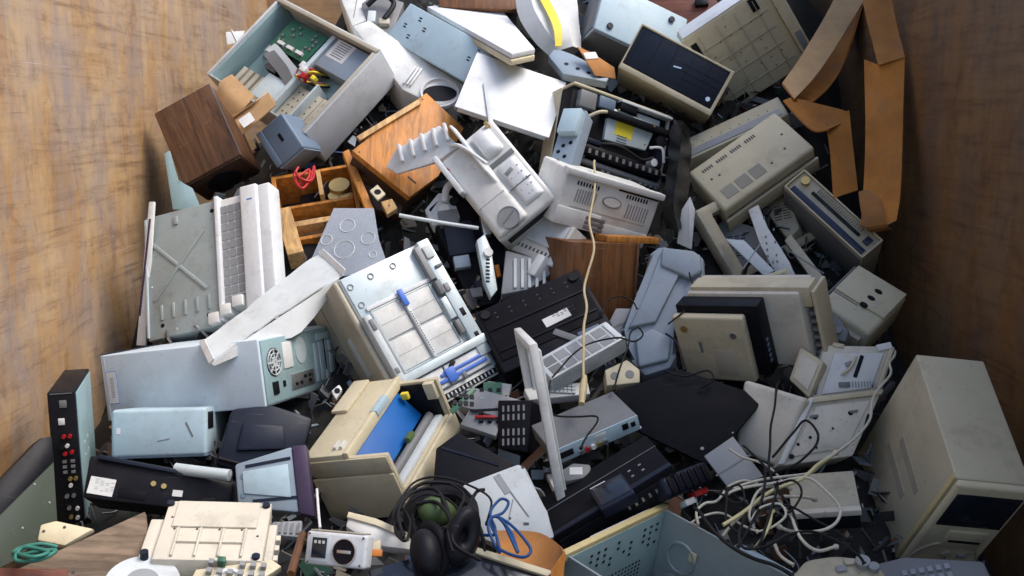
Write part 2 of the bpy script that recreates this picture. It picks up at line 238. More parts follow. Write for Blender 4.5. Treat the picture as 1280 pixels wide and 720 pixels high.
PLATE = {
'roller_printer':((-0.3617,3.8517,1.6187),(0.9094,0.4152,0.0223,0.0102),0.2,[(-0.243,0.209),(-0.039,-0.097),(0.069,-0.160),(0.160,-0.167),(0.194,-0.052),(0.023,0.045),(-0.180,0.245)]),
'orange_board':((-0.3194,3.3544,1.4639),(0.8938,0.4111,0.1626,0.0748),0.025,[(-0.216,-0.067),(-0.018,-0.200),(0.074,-0.092),(0.156,0.134),(0.017,0.249)]),
'black_panel':((0.4332,2.4540,0.8429),(0.9330,0.3480,-0.0862,-0.0321),0.012,[(-0.166,0.079),(-0.110,-0.050),(0.048,-0.161),(0.212,0.017),(0.009,0.128)]),
'dark_panel_mid':((-0.0983,2.3035,0.7489),(0.9231,0.3824,-0.0368,-0.0152),0.03,[(-0.084,0.045),(-0.088,-0.083),(0.101,-0.045),(0.101,0.000),(-0.032,0.086)]),
'grey_plank':((-0.8152,1.8721,0.7045),(0.9226,0.3821,0.0488,0.0202),0.02,[(-0.159,-0.019),(-0.088,-0.061),(0.108,-0.054),(0.085,0.029),(0.060,0.111)]),
'ring_sheet':((-0.4893,3.0848,1.1916),(0.8995,0.4323,-0.0565,-0.0272),0.004,[(-0.143,-0.074),(-0.024,-0.111),(0.115,-0.093),(0.076,0.016),(0.053,0.130),(-0.078,0.141)]),
'black_chassis_mid':((-0.1431,3.2563,1.1373),(0.8665,0.4956,0.0526,0.0301),0.12,[(0.005,-0.228),(0.129,-0.196),(0.082,0.160),(-0.079,0.180),(-0.141,0.099)]),
'dark_monitor':((-0.6422,2.4638,0.7643),(0.8687,0.4815,0.1021,0.0566),0.05,[(-0.109,-0.074),(-0.046,-0.090),(0.103,-0.047),(0.123,0.058),(0.016,0.087),(-0.082,0.071)]),
'black_chassis':((-0.8152,2.2767,0.6933),(0.8647,0.4946,0.0760,0.0435),0.16,[(-0.166,-0.034),(0.155,-0.064),(0.155,0.009),(0.026,0.029),(-0.164,0.061)]),
'blue_scanner':((-0.5501,2.1535,0.7640),(0.8675,0.4961,0.0321,0.0184),0.05,[(-0.056,-0.054),(0.078,-0.065),(0.051,0.082),(-0.072,0.040)]),
'flat_chassis':((-1.0918,2.0155,0.7049),(0.8434,0.3911,0.3343,0.1550),0.05,[(-0.054,-0.119),(0.025,-0.056),(0.092,0.035),(0.052,0.170),(-0.030,0.032),(-0.074,-0.045)]),
'scanner_bed':((0.0036,2.1114,0.7178),(0.9236,0.3826,0.0228,0.0094),0.03,[(-0.074,-0.070),(-0.005,-0.101),(0.089,-0.067),(0.073,-0.009),(0.026,0.099),(0.009,0.107),(-0.118,0.052)]),
'round_phone':((0.6352,1.8318,0.6696),(0.9750,0.2069,-0.0796,-0.0169),0.06,[(-0.090,0.003),(-0.116,-0.042),(0.072,-0.066),(0.098,-0.013),(0.070,0.030),(0.013,0.048),(-0.050,0.045)]),
'monitor_stand':((0.4457,2.8715,0.9910),(0.8911,0.4455,-0.0775,-0.0388),0.09,[(-0.093,-0.101),(-0.100,-0.154),(-0.063,-0.200),(0.009,-0.181),(0.029,-0.146),(0.020,-0.030),(0.056,0.033),(0.127,0.093),(0.130,0.156),(0.104,0.185),(0.004,0.208),(-0.026,0.187),(-0.062,0.043),(-0.127,-0.053)]),
'gold_board_edge':((-0.5006,3.2683,1.3598),(0.9232,0.3824,0.0358,0.0148),0.03,[(0.037,-0.126),(0.062,-0.118),(-0.042,0.135),(-0.062,0.120)]),
'teal_plate':((-1.1116,3.3624,1.3658),(0.8108,0.5844,0.0283,0.0204),0.01,[(-0.056,0.096),(-0.018,-0.095),(0.076,-0.094),(0.042,-0.020),(-0.007,0.006),(-0.038,0.108)]),
'edge_panel':((-1.1099,3.0212,1.1314),(0.8106,0.5735,-0.0965,-0.0683),0.008,[(-0.022,-0.240),(0.010,-0.241),(0.010,0.083),(0.011,0.204),(-0.009,0.205)]),
'wood_back_board':((-0.0812,4.0173,2.0336),(0.8944,0.4472,0.0047,0.0023),0.02,[(-0.206,0.093),(-0.201,-0.062),(0.081,-0.075),(0.167,-0.050),(0.159,0.097)]),
'brown_crate':((0.6646,4.1725,1.9438),(0.8673,0.4960,-0.0368,-0.0210),0.2,[(-0.121,0.133),(-0.154,-0.033),(0.023,-0.143),(0.149,-0.070),(0.101,0.118)]),
'white_film':((0.1119,3.8311,1.9240),(0.9478,0.3159,0.0401,0.0134),0.01,[(-0.203,0.038),(-0.084,-0.086),(0.030,-0.205),(0.121,-0.223),(0.113,-0.006),(0.132,0.281),(-0.113,0.245)]),
'white_fin':((0.5490,3.1153,1.2603),(0.7508,0.5862,-0.2400,-0.1874),0.006,[(-0.035,-0.065),(0.014,-0.088),(0.027,0.036),(0.011,0.078),(-0.017,0.040)]),
'dirty_strip':((0.8201,3.1381,1.1856),(0.8623,0.4779,-0.1462,-0.0810),0.015,[(-0.033,0.001),(0.005,-0.114),(0.064,-0.122),(0.050,-0.074),(-0.004,0.052),(-0.026,0.141),(-0.060,0.126)]),
'grey_flap':((0.7505,3.0911,1.1518),(0.8878,0.4084,-0.1927,-0.0886),0.008,[(0.028,-0.079),(0.061,-0.068),(-0.017,0.065),(-0.076,0.087)]),
'beige_strip':((0.9288,3.1108,1.1225),(0.8855,0.4073,-0.2032,-0.0934),0.03,[(0.026,-0.110),(0.054,-0.088),(-0.030,0.112),(-0.053,0.094)]),
'corrugated_piece':((0.0494,3.0632,1.0817),(0.8944,0.4472,-0.0036,-0.0018),0.05,[(-0.069,0.084),(-0.083,-0.071),(-0.000,-0.055),(0.078,0.005),(0.074,0.039)]),
'slate_flap':((0.5288,2.2822,0.7631),(0.9225,0.3821,-0.0514,-0.0213),0.008,[(-0.066,0.028),(-0.016,-0.061),(0.072,-0.041),(0.009,0.077)]),
'red_plank':((-0.9331,1.8082,0.6995),(0.9579,0.2609,0.1154,0.0314),0.02,[(-0.073,0.012),(-0.057,-0.031),(0.073,-0.011),(0.060,0.030)]),
'cream_lid':((-0.9436,1.9708,0.7247),(0.9486,0.3162,0.0127,0.0042),0.02,[(-0.043,0.017),(-0.038,-0.020),(0.022,-0.032),(0.072,0.009),(-0.013,0.027)]),
'yellow_lid':((-0.2780,1.9670,0.7209),(0.9482,0.3161,0.0316,0.0105),0.03,[(-0.070,0.009),(-0.002,-0.032),(0.080,-0.040),(0.064,-0.004),(-0.008,0.027),(-0.066,0.041)]),
'gloss_panel':((-0.1085,1.8119,0.7058),(0.9648,0.2627,0.0137,0.0037),0.02,[(-0.170,0.006),(-0.149,-0.051),(0.138,-0.046),(0.185,-0.005),(0.045,0.050),(-0.049,0.049)]),
'board_stack':((-0.0523,2.5632,0.8156),(0.9487,0.3162,0.0047,0.0016),0.02,[(-0.083,-0.057),(0.011,-0.094),(0.035,-0.004),(0.052,0.075),(-0.013,0.086)]),
'black_psu':((0.0360,2.5672,0.7600),(0.8395,0.5188,-0.1374,-0.0849),0.1,[(-0.044,0.068),(-0.044,-0.057),(0.039,-0.072),(0.048,0.063)]),
'socket_block':((0.2961,2.6260,0.8766),(0.9237,0.3826,0.0206,0.0085),0.05,[(-0.050,0.010),(-0.048,-0.039),(0.042,-0.027),(0.045,0.013),(0.012,0.044)]),
'grey_disc':((-0.7043,1.7841,0.7032),(0.9842,0.1517,0.0901,0.0139),0.03,[(-0.069,-0.017),(0.009,-0.050),(0.072,0.010),(0.027,0.036),(-0.038,0.023)]),
'bracket_strip':((0.2236,3.6140,1.7397),(0.9430,0.3308,0.0333,0.0117),0.03,[(-0.096,0.041),(-0.048,-0.057),(0.101,-0.088),(0.121,-0.041),(-0.010,0.059),(-0.072,0.091)]),
'corrugated_flap':((0.3030,3.5795,1.7615),(0.9002,0.4140,0.1229,0.0565),0.004,[(-0.077,0.063),(-0.017,-0.056),(0.060,-0.052),(0.057,-0.001),(-0.024,0.047)]),
'white_side':((-0.5758,4.1077,1.8531),(0.9469,0.3156,-0.0576,-0.0192),0.2,[(-0.107,0.164),(0.000,-0.157),(0.064,-0.126),(0.039,0.134)]),
'dark_hinge':((-0.5041,3.9669,1.9082),(0.9234,0.3825,0.0307,0.0127),0.08,[(-0.075,0.056),(-0.030,-0.122),(0.047,-0.125),(0.085,0.074),(-0.026,0.126)]),
'junk_board':((-0.5373,1.8176,0.7010),(0.9625,0.2621,0.0671,0.0183),0.02,[(-0.076,0.005),(-0.083,-0.028),(0.017,-0.041),(0.083,0.027),(0.063,0.040)]),
'flatbed':((-0.0958,3.8056,1.8799),(0.9868,0.1521,0.0555,0.0086),0.04,[(-0.235,0.179),(0.092,-0.388),(0.172,-0.288),(0.051,0.273),(-0.116,0.332)]),
'washer':((-0.4276,3.1885,1.3416),(0.9233,0.3825,0.0313,0.0130),0.01,[(-0.026,0.005),(0.003,-0.033),(0.026,-0.005),(-0.003,0.033)]),
'block':((-0.3890,3.1740,1.2933),(0.9234,0.3825,0.0286,0.0118),0.02,[(-0.028,0.015),(-0.004,-0.036),(0.026,-0.008),(0.006,0.030)]),
'hinge_cover':((-0.4734,1.9817,0.7269),(0.9472,0.3157,0.0533,0.0178),0.02,[(-0.032,0.014),(-0.030,-0.016),(0.033,-0.019),(0.030,0.022)]),
'matchbox':((-0.2745,1.8908,0.7310),(0.9079,0.4176,0.0336,0.0155),0.02,[(-0.012,0.009),(-0.010,-0.016),(0.012,-0.009),(0.010,0.016)]),
'clear_scrap':((-1.0257,3.8027,1.8698),(0.8286,0.5121,0.1922,0.1188),0.003,[(-0.034,0.013),(-0.025,-0.038),(0.026,-0.012),(0.034,0.037)]),
'lamp_holder':((-0.4620,2.5604,0.8635),(0.9075,0.4174,0.0429,0.0197),0.02,[(-0.016,0.000),(-0.001,-0.026),(0.013,0.006),(0.003,0.020)]),
'optical_drive':((-0.0475,2.5654,0.8139),(0.9477,0.3159,-0.0427,-0.0142),0.035,[(-0.094,0.002),(0.051,-0.059),(0.093,0.000),(-0.053,0.058)]),
'rear_cover':((0.7421,3.2519,1.1587),(0.8635,0.4786,-0.1394,-0.0773),0.02,[(-0.106,0.037),(-0.026,-0.103),(0.088,-0.090),(0.076,0.053),(-0.035,0.108)]),
'kb_tray':((0.3351,2.9223,0.9675),(0.8942,0.4471,0.0193,0.0097),0.03,[(-0.053,-0.006),(-0.010,-0.095),(0.043,0.009),(0.046,0.048),(-0.026,0.047)]),
'speaker_box':((-0.6783,3.2122,1.0716),(0.8932,0.4466,0.0471,0.0235),0.12,[(-0.066,0.065),(-0.043,-0.063),(0.053,-0.057),(0.055,0.057)]),
'neck':((0.9444,3.3916,1.2185),(0.8649,0.4451,-0.2063,-0.1062),0.1,[(-0.059,0.026),(0.006,-0.106),(0.049,-0.072),(0.027,0.071),(-0.025,0.085)]),
'base_unit':((0.8595,1.9264,0.6315),(0.9539,0.2597,-0.1453,-0.0396),0.05,[(-0.106,0.044),(-0.102,-0.030),(0.116,-0.071),(0.114,0.011),(-0.031,0.051)]),
'pivot_cover':((0.9041,2.7403,1.0071),(0.8478,0.4538,-0.2419,-0.1294),0.03,[(-0.044,0.058),(-0.039,-0.030),(0.028,-0.062),(0.042,-0.033),(0.024,0.009),(-0.014,0.061)]),
'hinge_bar':((-0.0804,3.0342,1.1247),(0.8693,0.4818,0.0965,0.0535),0.03,[(-0.035,0.080),(-0.009,-0.055),(0.012,-0.105),(0.031,-0.078),(0.010,0.058),(-0.010,0.105)]),
'roller_cover':((-0.2217,3.2404,1.2608),(0.8940,0.4470,-0.0289,-0.0144),0.06,[(-0.056,-0.004),(-0.028,-0.064),(0.061,-0.038),(0.035,0.047),(-0.012,0.061)]),
'brown_flat':((-0.4502,3.3412,1.3303),(0.8939,0.4470,0.0303,0.0151),0.05,[(-0.109,0.109),(0.005,-0.092),(0.083,-0.107),(0.106,-0.039),(-0.089,0.135)]),
'kb_end':((0.1176,2.6069,0.8438),(0.9480,0.3160,0.0367,0.0122),0.03,[(-0.088,-0.003),(-0.074,-0.039),(0.090,-0.009),(0.086,0.029),(-0.012,0.023)]),
'mem_board':((-0.1274,2.5047,0.8616),(0.9020,0.4149,0.1082,0.0498),0.004,[(-0.035,-0.031),(-0.026,-0.043),(0.035,0.031),(0.027,0.044)]),
'adapter':((0.1510,2.2522,0.7463),(0.9486,0.3162,-0.0152,-0.0051),0.03,[(-0.037,0.003),(-0.027,-0.028),(0.037,-0.016),(0.035,0.019),(-0.006,0.024)]),
'op_front':((0.7801,2.4791,0.7706),(0.8567,0.5158,-0.0039,-0.0024),0.14,[(-0.139,-0.095),(0.050,-0.069),(0.140,0.094),(-0.048,0.074)]),
'op_side':((0.6543,2.4219,0.8224),(0.7945,0.5060,-0.2833,-0.1804),0.04,[(0.113,0.052),(-0.051,0.117),(-0.086,-0.059),(0.018,-0.107)]),
'op_upper':((0.9021,2.6458,0.8751),(0.8680,0.4965,-0.0091,-0.0052),0.1,[(-0.121,-0.084),(0.069,-0.055),(0.121,0.068),(-0.069,0.073)]),
'op_lid':((0.7917,2.5778,0.9090),(0.8368,0.4894,-0.2119,-0.1239),0.05,[(-0.045,-0.016),(0.002,-0.072),(0.050,0.020),(-0.007,0.069)]),
}

# ---------------------------------------------------------------- helpers
COL = scn.collection
def finish(bm, name, mat, parent=None, smooth=35):
    bmesh.ops.recalc_face_normals(bm, faces=bm.faces[:])
    me = bpy.data.meshes.new(name); bm.to_mesh(me); bm.free()
    if smooth:
        me.shade_smooth(); me.set_sharp_from_angle(angle=R(smooth))
    ob = bpy.data.objects.new(name, me); COL.objects.link(ob)
    if mat: me.materials.append(MATS[mat])
    if parent is not None: ob.parent = parent
    return ob
def tag(o, label, cat, group=None, kind=None):
    if label: o['label'] = label
    if cat: o['category'] = cat
    if group: o['group'] = group
    if kind: o['kind'] = kind
    return o
def hexa(bm, p):
    v = [bm.verts.new(q) for q in p]
    for f in ((0, 3, 2, 1), (4, 5, 6, 7), (0, 1, 5, 4), (1, 2, 6, 5), (2, 3, 7, 6), (3, 0, 4, 7)): bm.faces.new([v[i] for i in f])
    return v
def bev(bm, w, seg=2):
    if w > 0: bmesh.ops.bevel(bm, geom=bm.edges[:], offset=w, segments=seg, profile=.5, affect='EDGES', clamp_overlap=True)
def spline(pts, n=6):
    P = [Vector(p) for p in pts]; out = []
    if len(P) == 2: return P
    for i in range(len(P)-1):
        a, b, c, d = P[max(i-1, 0)], P[i], P[i+1], P[min(i+2, len(P)-1)]
        for k in range(n):
            t = k/n
            out.append(.5*((2*b)+(c-a)*t+(2*a-5*b+4*c-d)*t*t+(3*b-a-3*c+d)*t**3))
    out.append(P[-1]); return out
def tube_bm(bm, path, r, seg=8, closed=False):
    n = len(path); rings = []; up = Vector((.31, .2, .93))
    for i, p in enumerate(path):
        t = (path[min(i+1, n-1)]-path[max(i-1, 0)])
        if t.length < 1e-9: t = Vector((0, 0, 1))
        t.normalize(); a = t.cross(up)
        if a.length < 1e-4: a = t.cross(Vector((1, 0, 0)))
        a.normalize(); b = t.cross(a); up = b.cross(t) if False else up
        rr = r(i/(n-1)) if callable(r) else r
        rings.append([bm.verts.new(p+a*math.cos(2*math.pi*k/seg)*rr+b*math.sin(2*math.pi*k/seg)*rr) for k in range(seg)])
    for i in range(n-1):
        for k in range(seg): bm.faces.new((rings[i][k], rings[i][(k+1) % seg], rings[i+1][(k+1) % seg], rings[i+1][k]))
    bm.faces.new(rings[0][::-1]); bm.faces.new(rings[-1])

class Frame:
    def __init__(s, e, o, U, V, N): s.e, s.o, s.U, s.V, s.N = e, Vector(o), Vector(U), Vector(V), Vector(N)
    main = None
    SUB = {'slot', 'hole', 'seam', 'crease', 'sticker', 'groove', 'badge', 'screw_hole', 'scratch', 'scuff', 'panel_line', 'slot_row', 'blue_stripe', 'disk_slot', 'oval_hole', 'screw_boss', 'foot', 'short_rib', 'cross_rib', 'pressed_eye', 'pad_seam', 'lip_gap', 'oval_badge', 'vent_strip', 'vent_square', 'jack', 'port', 'rating_label', 'rating_plate', 'gold_screw', 'embossed_ring', 'dark_gap', 'black_latch', 'paper_slot', 'recess', 'rib'}
    def P(s, name, par): return par or (s.main if s.main is not None and name in s.SUB else s.e)
    def p(s, u, v, h=0): return s.o+s.U*u+s.V*v+s.N*h
    def m(s, du, dv): return du/s.U.length, dv/s.V.length
    def box(s, name, mat, u0, u1, v0, v1, h0, h1, b=.0015, par=None, seg=2, top=None):
        bm = bmesh.new(); c = [(u0, v0), (u1, v0), (u1, v1), (u0, v1)]
        t = [(u0+top[0], v0+top[2]), (u1-top[1], v0+top[2]), (u1-top[1], v1-top[3]), (u0+top[0], v1-top[3])] if top else c
        hexa(bm, [s.p(a, d, h0) for a, d in c]+[s.p(a, d, h1) for a, d in t]); bev(bm, b, seg)
        return finish(bm, name, mat, s.P(name, par))
    def cbox(s, name, mat, cu, cv, su, sv, h0, h1, b=.001, par=None, rot=0):
        bm = bmesh.new(); lu, lv = s.U.length, s.V.length; c_, s_ = math.cos(R(rot)), math.sin(R(rot)); q = []
        for x, y in ((-su/2, -sv/2), (su/2, -sv/2), (su/2, sv/2), (-su/2, sv/2)): q.append((cu+(x*c_-y*s_)/lu, cv+(x*s_+y*c_)/lv))
        hexa(bm, [s.p(a, d, h0) for a, d in q]+[s.p(a, d, h1) for a, d in q]); bev(bm, b)
        return finish(bm, name, mat, s.P(name, par))
    def tray(s, name, mat, u0, u1, v0, v1, h0, h1, wall=.004, floor=.004, b=.001, par=None):
        bm = bmesh.new(); a, d = s.m(wall, wall)
        O = [(u0, v0), (u1, v0), (u1, v1), (u0, v1)]; I = [(u0+a, v0+d), (u1-a, v0+d), (u1-a, v1-d), (u0+a, v1-d)]
        ob = [bm.verts.new(s.p(*q, h0)) for q in O]; ot = [bm.verts.new(s.p(*q, h1)) for q in O]
        it = [bm.verts.new(s.p(*q, h1)) for q in I]; ib = [bm.verts.new(s.p(*q, h0+floor)) for q in I]
        bm.faces.new(ob[::-1]); bm.faces.new(ib)
        for i in range(4):
            j = (i+1) % 4
            for x, y in ((ob, ot), (ot, it), (it, ib)): bm.faces.new((x[i], x[j], y[j], y[i]))
        bev(bm, b, 1); return finish(bm, name, mat, s.P(name, par))
    def ring(s, name, mat, u0, u1, v0, v1, h0, h1, w, b=.002, par=None):
        bm = bmesh.new(); w4 = w if isinstance(w, tuple) else (w,)*4
        a0, a1 = w4[0]/s.U.length, w4[1]/s.U.length; d0, d1 = w4[2]/s.V.length, w4[3]/s.V.length
        O = [(u0, v0), (u1, v0), (u1, v1), (u0, v1)]; I = [(u0+a0, v0+d0), (u1-a1, v0+d0), (u1-a1, v1-d1), (u0+a0, v1-d1)]
        L4 = [[bm.verts.new(s.p(*q, h)) for q in X] for X, h in ((O, h0), (O, h1), (I, h1), (I, h0))]
        for i in range(4):
            j = (i+1) % 4
            for k in range(4): x, y = L4[k], L4[(k+1) % 4]; bm.faces.new((x[i], x[j], y[j], y[i]))
        bev(bm, b); return finish(bm, name, mat, s.P(name, par))
    def prism(s, name, mat, pts, h0, h1, b=.002, par=None, seg=2):
        bm = bmesh.new(); lo = [bm.verts.new(s.p(*q, h0)) for q in pts]; hi = [bm.verts.new(s.p(*q, h1)) for q in pts]; n = len(pts)
        bm.faces.new(lo[::-1]); bm.faces.new(hi)
        for i in range(n): j = (i+1) % n; bm.faces.new((lo[i], lo[j], hi[j], hi[i]))
        bev(bm, b, seg); return finish(bm, name, mat, s.P(name, par))
    def disc(s, name, mat, cu, cv, r, h0, h1, seg=28, par=None, r2=None, b=.0006, ry=None):
        bm = bmesh.new(); r2 = r if r2 is None else r2; a, d = s.m(1, 1); k = (ry or r)/r
        lo, hi = [], []
        for i in range(seg):
            t = 2*math.pi*i/seg; c, q = math.cos(t), math.sin(t)*k
            lo.append(bm.verts.new(s.p(cu+r*c*a, cv+r*q*d, h0))); hi.append(bm.verts.new(s.p(cu+r2*c*a, cv+r2*q*d, h1)))
        bm.faces.new(lo[::-1]); bm.faces.new(hi)
        for i in range(seg): j = (i+1) % seg; bm.faces.new((lo[i], lo[j], hi[j], hi[i]))
        return finish(bm, name, mat, s.P(name, par))
    def annulus(s, name, mat, cu, cv, r, w, h, seg=36, par=None, h0=0):
        bm = bmesh.new(); a, d = s.m(1, 1); prev = None; first = None
        prof = ((r-w/2, h0), (r-w/4, h), (r+w/4, h), (r+w/2, h0)); rings = []
        for rr, hh in prof: rings.append([bm.verts.new(s.p(cu+rr*math.cos(2*math.pi*i/seg)*a, cv+rr*math.sin(2*math.pi*i/seg)*d, hh)) for i in range(seg)])
        for k in range(4):
            x, y = rings[k], rings[(k+1) % 4]
            for i in range(seg): j = (i+1) % seg; bm.faces.new((x[i], x[j], y[j], y[i]))
        return finish(bm, name, mat, s.P(name, par))
    def rows(s, name, mat, u0, u1, v0, v1, nu, nv, fu=.5, fv=.5, h=.0008, par=None, skip=0, seed=1):
        """a field of small slots or studs, too small to pick apart singly"""
        rnd = random.Random(seed); bm = bmesh.new()
        for i in range(nu):
            for j in range(nv):
                if skip and rnd.random() < skip: continue
                a, d = (u1-u0)/nu, (v1-v0)/nv; cu, cv = u0+(i+.5)*a, v0+(j+.5)*d
                q = [(cu-a*fu/2, cv-d*fv/2), (cu+a*fu/2, cv-d*fv/2), (cu+a*fu/2, cv+d*fv/2), (cu-a*fu/2, cv+d*fv/2)]
                hexa(bm, [s.p(*t, -.0005 if h > 0 else h-.012) for t in q]+[s.p(*t, h) for t in q])
        o = finish(bm, name, mat, par or s.e, smooth=0); o['kind'] = 'stuff'; return o
    def tube(s, name, mat, pts, r, par=None, n=6):
        bm = bmesh.new(); tube_bm(bm, spline([s.p(*q) for q in pts], n), r); return finish(bm, name, mat, par or s.e, 60)
    def screws(s, mat, pts, r=.004, name='screw'):
        for u, v in pts: s.disc(name, mat, u, v, r, -.001, .0015, 12, r2=r*.7, par=s.main)

class Thing:
    main = None
    def __init__(s, name, label, cat, key, group=None):
        s.e = bpy.data.objects.new(name, None); COL.objects.link(s.e); s.e.empty_display_size = .05
        tag(s.e, label, cat, group); q = None
        if key in BOX:
            l, q, (s.w, s.h, s.d) = BOX[key]
        else:
            l, q, s.d, s.pts = PLATE[key]; s.w = s.h = 1
        s.e.location = l; s.e.rotation_mode = 'QUATERNION'; s.e.rotation_quaternion = q; s.plate = key in PLATE
        s.z = s.f('+z')
    def f(s, k):
        w, h, d = s.w/2, s.h/2, s.d
        if s.plate: return Frame(s.e, (0, 0, d), (1, 0, 0), (0, 1, 0), (0, 0, 1))
        a = {'+z': ((-w, -h, d), (2*w, 0, 0), (0, 2*h, 0), (0, 0, 1)), '+x': ((w, -h, d), (0, 0, -d), (0, 2*h, 0), (1, 0, 0)),
             '-x': ((-w, -h, d), (0, 0, -d), (0, 2*h, 0), (-1, 0, 0)), '-y': ((-w, -h, d), (2*w, 0, 0), (0, 0, -d), (0, -1, 0)),
             '+y': ((-w, h, d), (2*w, 0, 0), (0, 0, -d), (0, 1, 0))}[k]
        F_ = Frame(s.e, *a); F_.main = s.main; return F_
    def sub(s, key):
        """frame of another fitted plane, in this thing's own space"""
        M = Matrix.LocRotScale(s.e.location, s.e.rotation_quaternion, None).inverted() @ Matrix.LocRotScale(Vector(PLATE[key][0]), Quaternion(PLATE[key][1]), None)
        F_ = Frame(s.e, M @ Vector((0, 0, PLATE[key][2])), M.to_3x3() @ Vector((1, 0, 0)), M.to_3x3() @ Vector((0, 1, 0)), M.to_3x3() @ Vector((0, 0, 1))); F_.th, F_.pts = PLATE[key][2], PLATE[key][3]; return F_
    def shell(s, mat, b=.004, name='shell', h1=0):
        s.main = s.z.main = s.z.box(name, mat, 0, 1, 0, 1, -s.d, h1, b, seg=3); return s.main
    def slab(s, mat, b=.003, name='panel'):
        s.main = s.z.main = s.z.prism(name, mat, s.pts, -s.d, 0, b); return s.main

def loop_thing(name, label, cat, mat, pts, r, n=9, group=None, seg=8, wig=.0):
    from mathutils import noise as mno
    P = [Vector(p) for p in pts]; c = P[0]; bm = bmesh.new(); S_ = spline([p-c for p in P], n)
    for i, q in enumerate(S_):
        if wig: k = q*7+c*31; S_[i] = q+wig*Vector((mno.noise(k), mno.noise(k+Vector((9, 2, 4))), mno.noise(k+Vector((3, 7, 1)))))
    tube_bm(bm, S_, r, seg)
    o = finish(bm, name, mat, None, 60); o.location = c; return tag(o, label, cat, group)
def ribbon_bm(rows, th, n=5, wob=0, seed=0):
    """bent sheet: rows of points across, splined along; solid of thickness th"""
    rnd = random.Random(seed); m = len(rows[0]); cols = [spline([r[k] for r in rows], n) for k in range(m)]
    G = [[cols[k][i].copy() for k in range(m)] for i in range(len(cols[0]))]
    bm = bmesh.new(); nr = len(G); nrm = []
    for i in range(nr):
        nrm.append([])
        for k in range(m):
            a = G[min(i+1, nr-1)][k]-G[max(i-1, 0)][k]; b = G[i][min(k+1, m-1)]-G[i][max(k-1, 0)]
            x = a.cross(b); nrm[-1].append(x.normalized() if x.length > 1e-9 else Vector((0, -1, 0)))
    if wob:
        from mathutils import noise as mno
        for i in range(nr):
            for k in range(m): G[i][k] += nrm[i][k]*(wob*1.6*mno.noise(G[i][k]*14+Vector((seed, 0, 0)))+wob*mno.noise(G[i][k]*40))
    T = [[bm.verts.new(G[i][k]+nrm[i][k]*th/2) for k in range(m)] for i in range(nr)]
    B = [[bm.verts.new(G[i][k]-nrm[i][k]*th/2) for k in range(m)] for i in range(nr)]
    for i in range(nr-1):
        for k in range(m-1):
            bm.faces.new((T[i][k], T[i][k+1], T[i+1][k+1], T[i+1][k])); bm.faces.new((B[i][k], B[i+1][k], B[i+1][k+1], B[i][k+1]))
        bm.faces.new((T[i][0], T[i+1][0], B[i+1][0], B[i][0])); bm.faces.new((T[i][-1], B[i][-1], B[i+1][-1], T[i+1][-1]))
    for k in range(m-1):
        bm.faces.new((T[0][k], B[0][k], B[0][k+1], T[0][k+1])); bm.faces.new((T[-1][k], T[-1][k+1], B[-1][k+1], B[-1][k]))
    return bm
def sheet(name, mat, rows, th, parent, n=5, smooth=30, wob=0, seed=0):
    c = parent.location; q = [[Vector(p)-c for p in r] for r in rows]
    if wob and len(q[0]) == 2: q = [[r[0].lerp(r[1], a/4) for a in range(5)] for r in q]
    return finish(ribbon_bm(q, th, n, wob, seed), name, mat, parent, smooth)
def empty(name, label, cat, loc, group=None):
    e = bpy.data.objects.new(name, None); COL.objects.link(e); e.location = loc; e.empty_display_size = .05
    return tag(e, label, cat, group)

# ---------------------------------------------------------------- ground, container, heap
rnd = random.Random(4)
bm = bmesh.new(); v = [bm.verts.new(p) for p in ((-200, -200, -.06), (200, -200, -.06), (200, 200, -.06), (-200, 200, -.06))]; bm.faces.new(v)
mk('asphalt', (.05, .05, .05), .85, dirt=.3, scr=0)
tag(finish(bm, 'ground', 'asphalt', None, 0), None, None, kind='structure')
from mathutils import noise as mnoise
WX = 1.24
cont = empty('waste_container', 'tall open steel skip with scraped rust brown walls holding the scrap heap', 'container', (0, 2.6, 0))
def wall_x(sgn, y): return -1.27+.0*max(0, y-2.1) if sgn < 0 else 1.25+.05*max(0, y-2.6)
def wall_grid(name, x, y0, y1, z0, z1, th, sgn):
    bm = bmesh.new(); ny, nz = 60, 30; T = []; B = []
    for i in range(ny+1):
        T.append([]); B.append([])
        for j in range(nz+1):
            y = y0+(y1-y0)*i/ny; z = z0+(z1-z0)*j/nz
            dx = .012*mnoise.noise(Vector((x*3, y*1.3, z*1.1)))+.005*mnoise.noise(Vector((x*7, y*4, z*3)))
            xx = wall_x(sgn, y); T[-1].append(bm.verts.new((xx+dx*1.0, y-2.6, z))); B[-1].append(bm.verts.new((xx+sgn*th, y-2.6, z)))
    for i in range(ny):
        for j in range(nz):
            bm.faces.new((T[i][j], T[i+1][j], T[i+1][j+1], T[i][j+1])); bm.faces.new((B[i][j], B[i][j+1], B[i+1][j+1], B[i+1][j]))
    for i in range(ny):
        bm.faces.new((T[i][nz], T[i+1][nz], B[i+1][nz], B[i][nz])); bm.faces.new((T[i][0], B[i][0], B[i+1][0], T[i+1][0]))
    for j in range(nz):
        bm.faces.new((T[0][j], T[0][j+1], B[0][j+1], B[0][j])); bm.faces.new((T[ny][j], B[ny][j], B[ny][j+1], T[ny][j+1]))
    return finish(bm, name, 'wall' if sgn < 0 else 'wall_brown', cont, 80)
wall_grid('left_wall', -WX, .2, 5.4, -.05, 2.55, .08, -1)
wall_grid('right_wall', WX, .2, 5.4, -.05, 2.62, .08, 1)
cf = Frame(cont, (-WX, -2.4, -.05), (2*WX, 0, 0), (0, 5.2, 0), (0, 0, 1))
for s_, nm, yy in ():
    cc = Frame(cont, (wall_x(s_, yy), yy-2.6, .0), (0, 1, 0), (0, 0, 1), (-s_, 0, 0)); cc.box('weld_seam', nm, -.004, .004, 0, 2.5, -.02, .009, .002)
